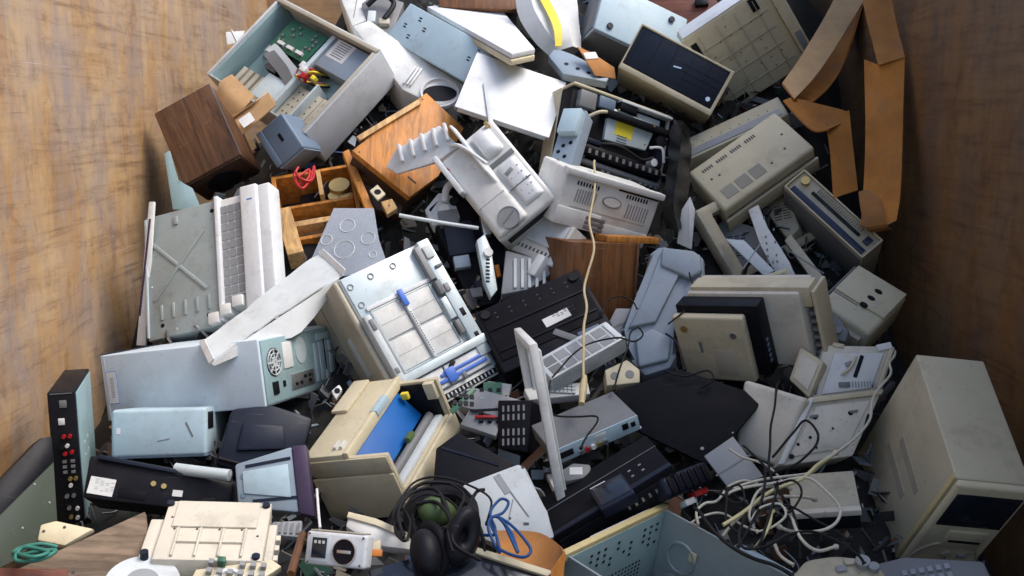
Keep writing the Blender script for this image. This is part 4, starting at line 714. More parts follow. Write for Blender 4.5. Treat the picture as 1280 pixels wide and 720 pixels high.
t = Thing('beige_monitor', 'beige plastic monitor with black band and ribbed grey rear, right of centre', 'monitor', 'beige_monitor'); z = t.z
z.box('front_plate', 'beige', .0, 1, .0, 1, -.03, 0, .008, seg=3); z.box('black_band', 'black', .02, 1.16, .03, 1.1, -.085, -.031, .004); z.rows('band_switches', 'slate', 1.165, 1.175, .2, .6, 1, 5, 1, .5, -.04)
z.box('rear_shell', 'ivory', .06, 1.62, .02, 1.14, -.2, -.087, .01); z.box('rear_ridge', 'beige', .1, 1.74, .9, 1.2, -.16, -.1, .006)
for k in range(6): z.box('rear_rib', 'midgrey', 1.64, 1.74, .15+.12*k, .2+.12*k, -.18, -.11, .002)
z.box('rear_frame', 'beige', 1.74, 1.80, .05, 1.14, -.19, -.1, .006)
z.disc('screw_boss', 'brass', .16, .82, .010, 0, .005, 18); z.disc('screw_boss', 'silver', .84, .74, .009, 0, .005, 18); z.box('slot', 'midgrey', .32, .36, .45, .62, -.001, .001, 0); z.box('crease', 'tan', .5, .8, .1, .5, -.001, .0012, .0005)
t = Thing('small_keyboard', 'cream keyboard with grey keys sticking out on the right', 'keyboard', 'small_keyboard'); z = t.z
t.shell('cream', .003, 'frame'); z.rows('keys', 'tan', .06, .94, .1, .9, 9, 5, .78, .76, .007)
t = Thing('dirty_strip', 'broken dirty pinkish plastic strip above the cream keyboard', 'plastic strip', 'dirty_strip'); t.slab('offwhite', .004, 'strip'); t.z.rows('stains', 'midgrey', -.02, .02, -.1, .1, 3, 9, .4, .4, .001, None, .6, 5)
t = Thing('grey_flap', 'thin grey plastic flap inside the empty monitor shell', 'plastic flap', 'grey_flap'); t.slab('greywhite', .002, 'flap'); t.z.cbox('crease', 'grey', 0, 0, .004, .1, -.001, .001, 0, rot=-40)
t = Thing('beige_strip', 'narrow beige trim strip beside the blue striped desktop computer', 'trim strip', 'beige_strip'); t.slab('beige_dim', .004, 'strip'); t.z.cbox('groove', 'midgrey', 0, 0, .004, .15, -.001, .001, 0, rot=40)
t = Thing('white_fin', 'thin upright white plastic fin beside the beige machine', 'plastic fin', 'white_fin'); t.slab('offwhite', .002, 'fin'); t.z.cbox('edge_rib', 'white', .012, 0, .004, .11, 0, .005, .001)
t = Thing('monitor_stand', 'pale slate blue curved plastic monitor stand right of centre', 'monitor stand', 'monitor_stand'); z = t.z
t.slab('stand_grey', .012, 'arm')
z.disc('screw_hole', 'black', 0.018,0.143, .006, -.002, .001, 14); z.disc('screw_hole', 'black', 0.009,0.117, .006, -.002, .001, 14)
z.prism('raised_spine', 'stand_grey', [(-0.102,-0.055), (-0.022,-0.044), (0.046,0.085), (0.083,0.152), (0.007,0.178), (-0.049,0.034)], -.012, .014, .006, seg=3)
z.prism('foot_pad', 'stand_grey', [(-0.079,-0.179), (0.006,-0.162), (0.019,-0.097), (-0.034,-0.061), (-0.083,-0.087)], -.012, .016, .008, seg=3)

z.prism('head_block', 'stand_grey', [(0.003,0.131), (0.082,0.082), (0.121,0.104), (0.120,0.157), (0.012,0.194)], -.012, .022, .007, seg=3)
# ================================================================ right
t = Thing('open_white_printer', 'dirty white stepped printer with raised lid and exposed side, beside the beige tower', 'printer', 'op_front'); z = t.z
t.slab('ivory', .006, 'front_body'); sd = t.sub('op_side'); sd.prism('side_cover', 'ivory', sd.pts, -sd.th, 0, .012, seg=3)
up = t.sub('op_upper'); ub = up.prism('upper_body', 'ivory', up.pts, -up.th, 0, .006); ld = t.sub('op_lid'); lb = ld.prism('lid', 'beige', ld.pts, -ld.th, 0, .006)
z.prism('access_panel', 'ivory', [(-0.108,-0.072), (0.036,-0.049), (0.107,0.069), (-0.028,0.054)], 0, .005, .002)
z.prism('edge_rail', 'offwhite', [(-0.137,-0.091), (-0.121,-0.090), (-0.033,0.072), (-0.048,0.072)], 0, .014, .003)
z.prism('top_rail', 'beige', [(-0.043,0.060), (0.132,0.081), (0.140,0.094), (-0.046,0.074)], 0, .012, .002)
for q, r_ in (((-0.066,0.030), .007), ((-0.035,0.026), .006), ((-0.100,-0.070), .006), ((0.053,0.036), .006), ((-0.082,-0.041), .004), ((-0.051,-0.024), .004), ((-0.038,-0.049), .003), ((0.006,-0.002), .003)): z.disc('screw_hole', 'black', q[0], q[1], r_, 0, .0062, 14)
z.cbox('latch', 'midgrey', -0.037,0.028, .02, .007, .005, .010, .001, None, rot=8); z.cbox('latch', 'midgrey', 0.061,0.040, .02, .006, .005, .010, .001, None, rot=8); z.cbox('slot', 'black', 0.089,0.010, .006, .05, .0, .006, .0005, rot=-22)
z.rows('grime_specks', 'midgrey', -.08, .08, -.05, .05, 9, 6, .08, .1, .0058, None, .7, 8)
up.prism('upper_panel', 'offwhite', [(-0.092,-0.064), (0.039,-0.048), (0.085,0.048), (-0.046,0.049)], 0, .007, .003, par=ub)
up.cbox('lever_slot', 'black', 0.013,0.011, .010, .065, .006, .010, .001, ub, rot=-24); up.cbox('lever_slot', 'midgrey', -0.100,-0.039, .008, .05, .0, .004, .001, ub, rot=-18); up.cbox('latch', 'midgrey', -0.031,-0.039, .028, .014, .006, .012, .002, ub); up.cbox('latch', 'grey', -0.012,0.018, .02, .012, .006, .012, .002, ub, rot=20)
up.tube('lever', 'beige', [(-0.036,-0.013, .012), (-0.013,0.004, .018), (0.007,0.035, .014)], .004, par=ub); up.cbox('broken_tab', 'offwhite', 0.089,0.066, .04, .018, -.03, .006, .002, ub, rot=12); up.cbox('broken_tab', 'beige', -0.031,0.071, .03, .012, -.03, .004, .002, ub, rot=-10)
up.rows('vent_lines', 'grey', -.02, .05, -.045, -.03, 9, 1, .4, 1, .009, ub); up.prism('side_rib', 'beige', [(0.052,-0.048), (0.064,-0.048), (0.111,0.057), (0.099,0.057)], 0, .012, .002, par=ub)
ld.prism('lid_inset', 'ivory', [(a*.72, b*.72) for a, b in ld.pts], 0, .004, .001, par=lb)
t = Thing('beige_computer_tower', 'large beige computer tower standing in the bottom right corner', 'computer tower', 'beige_tower'); z = t.z
t.shell('beige', .004); x = t.f('+x'); y = t.f('-y')
for q in ((0.427,0.523, 0), (0.588,0.431, 0)): v_ = z.cbox('vent_strip', 'beige_dim', q[0], q[1], .026, .15, -.001, .001, 0); z.rows('vent_lines', 'tan', q[0]-.03, q[0]+.03, q[1]-.21, q[1]+.21, 1, 22, 1, .4, .0016, v_)
z.box('cover_seam', 'yellowed', .0, 1, .0, .035, 0, .004, .001)
fr = y.box('front_bezel', 'cream', .0, 1.0, .0, 1.0, 0, .02, .008, seg=3)
b1 = y.box('drive_bay', 'dark_glass', .64, .93, .06, .94, .012, .0225, .002, par=fr); y.rows('bay_grille', 'navy', .66, .91, .40, .92, 8, 16, .45, .45, .0232, b1)
y.box('disk_bay', 'beige', .44, .60, .3, .85, .018, .026, .003, par=fr); y.box('disk_slot', 'black', .50, .52, .36, .8, .025, .027, 0, par=fr); y.annulus('front_curve', 'tan', .3, .5, .075, .006, .024, par=fr, h0=.019); y.disc('power_button', 'tan', .36, .5, .012, .018, .026, par=fr); y.cbox('small_switch', 'grey', .36, .72, .012, .02, .018, .026, .001, fr)
t = Thing('grey_disk_drive', 'light grey flat drive with perforated edge beside the beige tower', 'disk drive', 'grey_drive'); z = t.z
z.box('lid', 'beige_dim', 0, 1, 0, 1, -.014, 0, .003); z.box('body', 'black', .02, .98, .03, .98, -t.d, -.0145, .003); z.rows('edge_holes', 'black', .03, .97, .02, .07, 9, 1, .35, 1); z.box('lip', 'ivory', 0, 1, -.01, .1, -.012, .002, .001)
t = Thing('black_sheet_panel', 'matte black flat panel lying above the black player', 'panel', 'black_panel'); z = t.z; t.slab('matte_black', .003)
z.disc('hole', 'grey', 0.117,-0.077, .0025, -.001, .001, 12); z.disc('hole', 'grey', 0.038,-0.114, .0045, 0, .003, 12); z.disc('hole', 'silver', -0.109,-0.038, .004, 0, .003, 12)
t = Thing('grey_flat_panel', 'grey plastic flap between the black panel and the cables', 'panel', 'slate_flap'); t.slab('grey', .002); t.z.cbox('seam', 'midgrey', 0, 0, .1, .004, -.001, .001, 0, rot=30)
t = Thing('network_router', 'grey topped set top box with pale blue port panel, centre', 'set top box', 'router'); z = t.z
t.shell('midgrey', .003, 'lid'); y = t.f('-y'); y.box('port_panel', 'skyblue', 0, 1, .02, .98, 0, .004, .001)
for k in range(5): y.disc('jack', ('silver', 'red', 'label_white', 'brass', 'silver')[k], .30+.07*k, .72, .006, .003, .014, 14)
y.cbox('port', 'black', .15, .5, .035, .016, .003, .006, .0005); y.cbox('port', 'label_white', .55, .3, .03, .012, .003, .005, .0005); y.cbox('port', 'black', .84, .4, .016, .016, .003, .006, .0005); y.cbox('port', 'black', .93, .45, .012, .012, .003, .006, .0005); y.disc('jack', 'red', .03, .3, .006, .003, .014, 14)
z.rows('vent_lines', 'grey', .1, .9, .1, .9, 3, 14, .9, .2, .0006)
t = Thing('empty_white_frame', 'white empty screen frame standing on edge in the centre', 'screen frame', 'bezel_frame'); z = t.z
z.ring('frame', 'offwhite', 0, 1, 0, 1, -.02, 0, .024, .003); z.ring('inner_rim', 'greywhite', .055, .945, .055, .945, -.028, -.0205, .012, .002)
t = Thing('black_media_player', 'long black media player slanting through the lower centre', 'media player', 'black_player'); z = t.z
t.shell('matte_black', .004); z.box('front_edge', 'navy', 0, 1, .0, .1, 0, .003, .002); z.rows('key_legends', 'grey', .5, .95, .2, .5, 5, 2, .25, .2, .0008, None, .3); z.box('seam', 'midgrey', .0, 1, .62, .63, -.001, .001, 0)
y = t.f('-y'); y.box('front_strip', 'black', .02, .98, .2, .85, 0, .004, .002); y.rows('silver_jacks', 'silver', .55, .9, .3, .6, 6, 1, .3, .5, .006)
t = Thing('small_lcd_unit', 'small black display unit lying on the black player', 'display', 'mini_screen'); z = t.z
t.shell('navy', .004); z.box('screen', 'dark_glass', .08, .94, .12, .92, 0, .0015, .0005); z.box('bright_edge', 'label_white', .05, .5, .955, .985, 0, .001, 0)
t = Thing('ribbed_handset', 'black ribbed plastic handset above the loose cables', 'handset', 'ribbed_handset'); z = t.z
t.shell('navy', .012, 'body')
for k in range(6): z.box('rib', 'black', .08+.145*k, .17+.145*k, .1, .9, 0, .005, .002)
t2 = Thing('red_lighter', 'small red plastic piece with white end under the black ribbed handset', 'plastic piece', 'ribbed_handset'); t2.z.box('body', 'red', .62, .9, -.4, -.08, -.05, -.02, .004); t2.z.box('end_piece', 'label_white', .4, .61, -.6, -.3, -.05, -.025, .003)
t2 = Thing('red_clip', 'small red clip behind the upper edge of the black ribbed handset', 'clip', 'ribbed_handset'); t2.z.box('clip', 'red', .2, .42, 1.1, 1.5, -.05, -.02, .004); t2.z.box('hinge', 'black', .42, .5, 1.15, 1.4, -.05, -.025, .002)
t = Thing('cut_open_case', 'open computer case with perforated steel wall and yellow rim at the bottom', 'computer case', 'open_case_front'); z = t.z
z.tray('shell', 'zinc_dark', 0, 1, 0, 1, -t.d, 0, .005, .004, .001); z.box('perforated_wall', 'zinc_teal', .018, .034, .02, .98, -t.d+.01, -.004, .001)
W = Frame(t.e, z.p(.0345, 0, -.0), z.V, (0, 0, -t.d), (1, 0, 0))
W.rows('perforations', 'black', .3, .8, .5, .9, 14, 8, .4, .4, .0008); W.rows('port_cutouts', 'black', .2, .95, .10, .4, 11, 4, .3, .35, .001, None, .45, 2); W.rows('slot_cutouts', 'black', .10, .30, .3, .85, 6, 2, .5, .7, .001)
z.box('yellow_rim', 'yellowed', -.02, .03, -.02, 1.02, -.012, .006, .002); z.box('white_back_edge', 'greywhite', -.06, -.022, .3, 1.05, -.05, -.004, .004)
Bk = Frame(t.e, z.p(0, .982, 0), z.U, (0, 0, -t.d), (0, -1, 0)); Bk.annulus('pressed_ring', 'zinc_dark', .22, .45, .035, .008, .004); Bk.annulus('pressed_ring', 'zinc_dark', .2, .85, .03, .008, .004)
Bk.box('glue_trace', 'cream', .28, .34, .3, .42, 0, .004, .002)
for k in range(4): z.tube('wire', ('orange', 'red', 'rubber', 'cord_white')[k], [(.45, .35+.05*k, -.12), (.5+.03*k, .45, -.04), (.58, .5-.03*k, -.06), (.64, .42, -.12)], .006)
z.box('fan_unit', 'black', .2, .42, .25, .5, -t.d+.006, -.1, .004)
t = Thing('blue_edge_plate', 'pale blue curved panel edge behind the cut open case', 'panel', 'open_case_front'); t.z.box('edge', 'skyblue', .55, 1.12, 1.03, 1.10, -.03, -.005, .006); t.z.box('return_edge', 'skyblue', 1.05, 1.12, .8, 1.02, -.03, -.006, .004)
t = Thing('domed_telephone', 'grey domed device with knobs at the bottom edge', 'electronic device', 'round_phone'); z = t.z
t.slab('beige_dim', .02, 'body'); z.disc('knob', 'grey', 0.054,0.010, .014, 0, .014, 18); z.disc('knob', 'grey', 0.071,-0.004, .01, 0, .012, 18); z.cbox('button', 'grey', 0.012,0.004, .02, .014, 0, .006, .002); z.cbox('button', 'tan', 0.031,0.018, .02, .014, 0, .006, .002)

# ================================================================ centre
t = Thing('tray_printer', 'white printer with open steel paper tray and blue levers, centre left', 'printer', 'tray_printer'); z = t.z
t.shell('greywhite', .006); z.box('steel_plate', 'zinc', .02, .80, .66, .995, 0, .004, .001); z.box('side_rail', 'zinc', .86, .99, .10, 1.0, 0, .022, .003); z.box('side_rail', 'greywhite', .0, .085, .02, .70, 0, .03, .008); z.box('inner_rail', 'grey', .085, .12, .2, .66, 0, .016, .003)
for u, v in ((.08, .78), (.3, .93), (.55, .93), (.07, .92), (.42, .70)): z.annulus('pressed_eye', 'grey', u, v, .008, .004, .007, 16, h0=.003)
for k, (a, b, c, d, m_, h) in enumerate(((.80, .86, .72, .97, 'grey', .026), (.81, .87, .60, .70, 'midgrey', .03), (.87, .96, .86, .95, 'greywhite', .03), (.90, .98, .78, .80, 'midgrey', .03), (.79, .855, .42, .58, 'zinc', .02), (.80, .85, .30, .40, 'midgrey', .024), (.90, .95, .40, .46, 'black', .0232), (.91, .96, .22, .27, 'black', .0232), (.88, .93, .6, .66, 'grey', .028), (.03, .07, .58, .66, 'midgrey', .034), (.02, .06, .26, .3, 'midgrey', .032))): z.box('mechanism_block', m_, a, b, c, d, 0, h, .002)
tr = z.tray('paper_tray', 'zinc', .12, .79, .24, .72, -.02, .008, .005, .004)
for i in range(2):
    for j in range(2): z.box('tray_pad', 'offwhite', .135+.345*i, .435+.335*i, .255+(.235 if j else 0), .475+(.235 if j else 0), -.016, .007, .004); z.box('pad_seam', 'grey', .15+.345*i, .42+.335*i, .36+.235*j, .363+.235*j, .006, .0076, 0)
gd = z.box('centre_guide', 'white', .445, .475, .25, .75, -.016, .018, .002); z.cbox('blue_lever', 'blue_lever', .46, .70, .016, .05, .015, .024, .002, gd); z.rows('guide_teeth', 'black', .453, .467, .27, .60, 1, 18, .6, .5, .0187, gd)
z.cbox('pad_edge', 'white', .28, .735, .11, .012, .004, .012, .002); z.cbox('pad_edge', 'white', .64, .735, .11, .012, .004, .012, .002)
z.box('cross_bar', 'zinc', .02, 1.0, .175, .235, 0, .026, .002); z.box('front_cover', 'white', .06, .46, .03, .168, 0, .016, .004); z.box('front_cover', 'white', .475, .94, .03, .168, 0, .016, .004); z.box('front_lip', 'offwhite', .04, .96, -.06, .02, -.05, .006, .004)
z.box('blue_bar', 'blue_lever', .22, .90, .06, .085, .015, .022, .002); z.box('blue_bar', 'blue_lever', .40, .88, .10, .122, .015, .021, .002); z.cbox('blue_tab', 'blue_lever', .50, .09, .03, .04, .016, .026, .002); z.box('comb_slot', 'black', .30, .95, -.045, -.005, -.01, .0075, 0); z.rows('feed_comb', 'greywhite', .32, .93, -.042, -.008, 14, 1, .35, .8, .009); z.cbox('latch', 'black', .56, .15, .02, .012, .015, .024, .001, rot=30); z.cbox('latch', 'midgrey', .62, .045, .012, .018, .015, .022, .001)
x = t.f('-x'); x.box('side_cover', 'tan', .0, 1, .0, 1.0, 0, .02, .012, seg=3); x.cbox('sticker', 'greywhite', .35, .5, .03, .12, .019, .0205, 0); x.cbox('handle_recess', 'midgrey', .6, .3, .03, .05, .019, .0205, .0005); x.box('seam', 'midgrey', .62, .635, .02, .98, .019, .0206, 0)
MODS = [(0.038,-0.066), (0.054,-0.119), (0.084,-0.104), (0.029,-0.160), (-0.037,-0.001), (-0.030,-0.082), (-0.076,0.066), (0.042,0.045), (0.009,-0.188)]
t = Thing('black_printer_chassis', 'black printer chassis with silver and orange bits behind the tray printer', 'printer chassis', 'black_chassis_mid'); z = t.z
t.slab('matte_black', .006, 'frame')
for k, (u, v, su, sv, m_) in enumerate(((604,325,.02,.09,'silver'), (610,345,.015,.05,'label_white'), (622,340,.014,.04,'orange'), (600,360,.03,.04,'navy'), (575,300,.09,.11,'navy'), (577,330,.05,.04,'steelblue'), (560,275,.06,.05,'midgrey'), (606,285,.025,.07,'silver'), (592,370,.05,.03,'midgrey'))): 
    a, b = MODS[k]; z.cbox('module', m_, a, b, su, sv, -.01, .008+.003*k, .002, rot=12)
z.tube('clear_roller_arc', 'greywhite', [(-.09, .12, .02), (-.08, .17, .03), (-.03, .19, .03), (.02, .13, .02)], .012)
t = Thing('black_video_deck', 'black video deck lying face down with white rating label', 'video deck', 'black_deck'); z = t.z
t.shell('black', .004); z.box('base_plate', 'matte_black', .03, .97, .16, .97, 0, .004, .002); lb = z.cbox('rating_label', 'label_white', 0.614,0.423, .08, .03, .0035, .0048, 0, None, rot=3); z.rows('label_print', 'ink', .58, .80, .42, .50, 6, 3, .7, .3, .0055, lb, .25)
z.box('rib', 'black', .05, .95, .62, .65, .003, .008, .001); z.box('rib', 'black', .05, .95, .28, .31, .003, .008, .001); z.box('blue_trim', 'slate', .70, .9, .05, .1, 0, .003, .001); z.rows('foot_holes', 'vent', .1, .9, .75, .9, 6, 2, .12, .2, .005); z.disc('foot', 'rubber', .08, .88, .014, .003, .01, 16); z.disc('foot', 'rubber', .92, .88, .014, .003, .01, 16)
z.cbox('bar_slot', 'midgrey', .62, .1, .02, .09, -.001, .006, .001, rot=40)
t = Thing('speaker_phone', 'light grey desk unit with square grilles below the video deck', 'desk unit', 'grille_phone'); z = t.z
t.shell('greywhite', .004)
for i in range(5):
    for j in range(2): g_ = z.box('grille_square', 'grey' if i else 'midgrey', .06+.17*i, .205+.17*i, .12+.40*j, .46+.40*j, -.001, .0012, 0)
z.box('end_pad', 'white', .92, .99, .1, .9, 0, .004, .002); z.box('front_strip', 'offwhite', .0, 1, .0, .07, 0, .003, .001)
t = Thing('socket_block', 'white power socket block beside the pale blue monitor stand', 'power socket', 'socket_block'); z = t.z; t.slab('cream', .005, 'body'); z.disc('socket', 'midgrey', 0.016,-0.003, .012, -.001, .002); z.disc('socket', 'midgrey', -0.025,-0.009, .011, -.001, .002)
t = Thing('corrugated_piece', 'grey ribbed plastic piece below the white inkjet printer', 'plastic piece', 'corrugated_piece'); t.slab('grey', .006, 'body'); t.z.rows('ridges', 'greywhite', -.05, .06, -.05, .05, 5, 1, .4, 1, .006)
loop_thing('metal_rod', 'thin light metal rod poking out above the tray printer', 'rod', 'greywhite', [(-0.345,3.051,1.288), (-0.220,3.049,1.266), (-0.104,3.072,1.246)], .006)
t = Thing('green_board_stack', 'pale circuit boards stacked below the tray printer', 'circuit boards', 'board_stack'); z = t.z; t.slab('grey', .002, 'board'); z.rows('components', 'black', -.04, .05, -.06, .06, 4, 5, .5, .5, .01, None, .4, 2); z.cbox('green_board', 'pcb', .0, .03, .05, .09, .004, .008, 0); z.cbox('red_strip', 'red', -.01, -.04, .07, .008, .004, .012, .001)
t = Thing('black_power_supply', 'black power supply with slotted grille behind the white frame', 'power supply', 'black_psu'); z = t.z; t.slab('black', .004, 'case'); z.rows('grille', 'grey', -.035, .035, -.055, -.005, 5, 2, .35, .7, .002); z.rows('grille', 'grey', -.035, .035, .01, .055, 5, 2, .35, .7, .002)
t = Thing('black_screen_panel', 'black display panel below the blue hatch printer', 'display', 'dark_panel_mid'); t.slab('black', .004, 'panel'); t.z.cbox('seam', 'navy', 0, .02, .15, .006, -.001, .002, 0, rot=-20)
t = Thing('scanner_lid', 'light grey scanner lid with a moulded groove, lower centre', 'scanner lid', 'scanner_bed'); z = t.z; t.slab('greywhite', .008, 'lid')
z.cbox('groove', 'grey', -0.027,0.055, .016, .05, -.001, .0015, 0, rot=32); z.cbox('groove', 'midgrey', 0.006,0.016, .003, .09, -.001, .0012, 0, rot=35); z.cbox('groove', 'grey', -0.009,-0.010, .003, .06, -.001, .0012, 0, rot=-12)
z.screws('vent', [(0.019,0.097), (-0.010,-0.025)], .004); z.cbox('label', 'ink', 0.026,-0.037, .012, .006, -.001, .001, 0)
t = Thing('blue_hatch_printer', 'beige printer with open hatch showing a bright blue panel', 'printer', 'blue_hatch_printer'); z = t.z
z.box('bottom_plate', 'beige', 0, 1, 0, 1, -t.d, -t.d+.012, .002); z.box('near_wall', 'beige', 0, 1, 0, .04, -t.d+.012, 0, .003); z.box('far_wall', 'beige', 0, 1, .955, 1, -t.d+.012, .0, .003); z.box('rear_wall', 'beige', 0, .05, .04, .955, -t.d+.012, -.002, .003); z.box('front_wall', 'beige', .95, 1, .04, .955, -t.d+.012, -t.d+.07, .003); z.box('top_cover', 'beige', -.06, .46, -.0, 1.0, -.03, .012, .006); z.box('cover_lip', 'cream', .46, .53, .0, 1.0, -.012, .016, .003); z.box('rear_step', 'beige', -.22, -.06, .15, .97, -.09, -.02, .006); z.box('rear_panel', 'beige', -.10, .12, .55, .98, .012, .022, .003)
bp = Frame(t.e, z.p(.50, .06, -.012), z.p(.50, .90, -.012)-z.p(.50, .06, -.012), z.p(.70, .06, -.09)-z.p(.50, .06, -.012), (0, 0, 1)); bp.box('blue_panel', 'blue', 0, 1, 0, 1, -.003, 0, .001)
z.box('black_wall', 'black', .05, .95, .935, .954, -t.d+.012, -.006, .001); z.box('roller_bed', 'greywhite', .84, .945, .05, .93, -t.d+.012, -.1, .004); z.tube('roller', 'midgrey', [(.80, .06, -.095), (.80, .9, -.095)], .012); z.rows('gears', 'brass', .80, .86, .08, .55, 1, 7, .6, .3, -.09, None, .4); z.box('green_part', 'green', .74, .82, .5, .60, -.12, -.07, .004)
z.cbox('yellow_sticker', 'yellow', .62, .87, .02, .012, -.03, -.012, .001); z.cbox('hinge_block', 'cream', .92, .94, .03, .02, -.05, -.002, .002); z.rows('cover_notches', 'offwhite', .28, .44, .06, .16, 2, 1, .35, .8, .02); z.cbox('side_window', 'skyblue', .50, .62, .02, .07, .0, .0175, .001)
y = t.f('-y'); y.box('lower_case', 'beige', -.04, 1.0, .28, 1, 0, .008, .005); y.box('upper_band', 'beige', -.02, 1.0, .0, .25, 0, .006, .003)
x = t.f('+x'); x.box('front_flap', 'cream', .62, .95, .05, 1.0, .002, .012, .003); x.box('frame_post', 'beige', .0, .6, .955, .998, .001, .004, .001)
t = Thing('white_computer_tower', 'white computer tower on its side with fan and ports at the back, left', 'computer tower', 'white_tower'); z = t.z
t.shell('coolwhite', .003); st = z.cbox('sticker', 'label_white', .06, .5, .03, .085, -.0005, .0012, 0); z.cbox('sticker_edge', 'blue_lever', .06, .5, .032, .088, -.0006, .0008, 0, st); z.rows('sticker_print', 'ink', .05, .07, .34, .66, 3, 9, .5, .3, .0018, st)
z.box('front_bezel', 'navy', -.025, -.001, .02, 1.02, -t.d+.05, -.012, .006); z.box('seam', 'greywhite', .02, .026, .0, 1, -.001, .0012, 0)
x = t.f('+x'); bk = x.box('back_plate', 'zinc_teal', .02, .98, .03, .97, 0, .004, .001); fr = x.disc('fan_grille', 'black', .15, .62, .038, .003, .0048, 30, par=bk)
for k in range(3): x.annulus('fan_wire', 'greywhite', .15, .62, .012+.011*k, .003, .008, 26, bk, .004)
for k in range(4): x.cbox('fan_spoke', 'greywhite', .15, .62, .004, .072, .0045, .0075, 0, bk, rot=45*k)
x.cbox('power_inlet', 'black', .13, .24, .028, .034, .003, .008, .002, bk); x.cbox('small_port', 'black', .24, .27, .012, .016, .003, .007, .001, bk); x.cbox('port_plate', 'silver', .48, .25, .13, .042, .003, .007, .001, bk); x.rows('ports', 'black', .36, .6, .17, .33, 4, 2, .6, .6, .008, bk, .2, 4); x.disc('pressed_disc', 'zinc', .50, .70, .03, .003, .006, 28, par=bk, ry=.036); x.cbox('blanking_plate', 'label_white', .32, .68, .05, .07, .003, .007, .001, bk)
for k in range(4): x.cbox('slot_cover', 'zinc', .70+.07*k, .45, .02, .11, .003, .007, .001, bk)
x.cbox('slot_gap', 'black', .82, .55, .006, .09, .0065, .0078, 0, bk); x.cbox('label', 'zinc', .82, .84, .08, .02, .003, .007, .001, bk); x.screws('silver', [(.05, .05), (.05, .95), (.95, .05), (.95, .95), (.3, .93)])
e = empty('bent_case_cover', 'bent light grey sheet metal case cover resting on the white tower', 'case cover', (-0.683,2.702,1.056))
sheet('wide_flange', 'greywhite', [[(-0.814,2.544,1.003), (-0.757,2.434,0.980)], [(-0.703,2.752,1.088), (-0.631,2.618,1.058)], [(-0.569,2.937,1.188), (-0.476,2.796,1.148)]], .004, e, 9, wob=.004, seed=4)
sheet('narrow_flange', 'white', [[(-0.756,2.431,0.980), (-0.749,2.444,0.971)], [(-0.655,2.583,1.039), (-0.641,2.589,0.997)], [(-0.561,2.702,1.094), (-0.574,2.657,1.010)], [(-0.487,2.779,1.140), (-0.498,2.802,1.115)]], .003, e, 3)
sheet('end_lip', 'white', [[(-0.816,2.545,1.007), (-0.755,2.426,0.980)], [(-0.799,2.537,1.017), (-0.743,2.427,0.992)]], .004, e, 2)
sheet('end_lip', 'white', [[(-0.573,2.935,1.191), (-0.479,2.786,1.145)], [(-0.556,2.920,1.202), (-0.469,2.783,1.162)]], .004, e, 2)
t = Thing('ringed_plastic_sheet', 'translucent grey plastic sheet with embossed rings behind the bent cover', 'plastic sheet', 'ring_sheet'); z = t.z; t.slab('clear_sheet', .001, 'sheet')
for q in ((-0.028,0.071, .024), (0.042,0.019, .022), (-0.031,-0.016, .032), (-0.091,0.023, .018), (0.062,-0.041, .012)): z.annulus('embossed_ring', 'greywhite', q[0], q[1], q[2], .0035, .0018)
t = Thing('upturned_copier', 'upturned copier with grey steel base plate marked by an X rib', 'copier', 'copier_side'); z = t.z
t.shell('zinc_dark', .004, 'base_plate')
a, b = z.p(.18, .72), z.p(.72, .28)
z.cbox('cross_rib', 'zinc_dark', .45, .54, .26, .012, -.001, .004, .003, rot=-46); z.cbox('cross_rib', 'zinc_dark', .45, .54, .26, .012, -.001, .0044, .003, rot=48); z.box('plate_edge', 'zinc', .0, .03, .02, .98, 0, .006, .002)
for k in range(5): z.box('short_rib', 'zinc_dark', .18+.16*k, .22+.16*k, .14, .26, 0, .005, .002)
z.box('short_rib', 'zinc_dark', .4, .46, .88, .95, 0, .005, .002); z.screws('black', [(.82, .10), (.2, .1), (.1, .9), (.93, .92)], .008, 'hole'); z.screws('silver', [(.38, .05), (.06, .42)], .005)
z.box('side_frame', 'offwhite', .985, 1.36, .10, 1.0, -.22, -.004, .006); gr = z.rows('frame_cells', 'grey', 1.04, 1.32, .14, .94, 3, 11, .82, .82, -.001); z.box('frame_rail', 'white', .985, 1.04, .02, 1.02, -.2, .012, .003)
z.box('white_door', 'white', 1.34, 1.58, .05, 1.04, -.06, .016, .008, seg=3); z.box('white_door', 'white', 1.565, 1.74, .06, 1.03, -.06, .008, .008, seg=3); z.box('door_mark', 'blue_lever', 1.46, 1.53, .90, .91, .024, .026, 0)
for k in range(3): z.cbox('bracket_lump', 'offwhite', .92+.16*k, .05+.045*k, .035, .035, -.05, .02, .004)
t = Thing('teal_steel_plate', 'grey green steel plate wedged below the wooden speaker', 'steel plate', 'teal_plate'); t.slab('zinc_teal', .002, 'plate'); t.z.screws('silver', [(0, 0)])
t = Thing('thin_edge_panel', 'thin white panel on edge between copier and left wall', 'panel', 'edge_panel'); t.slab('offwhite', .002, 'sheet'); t.z.cbox('blue_edge', 'purple', -.008, 0, .006, .3, -.001, .003, .001, rot=-3)

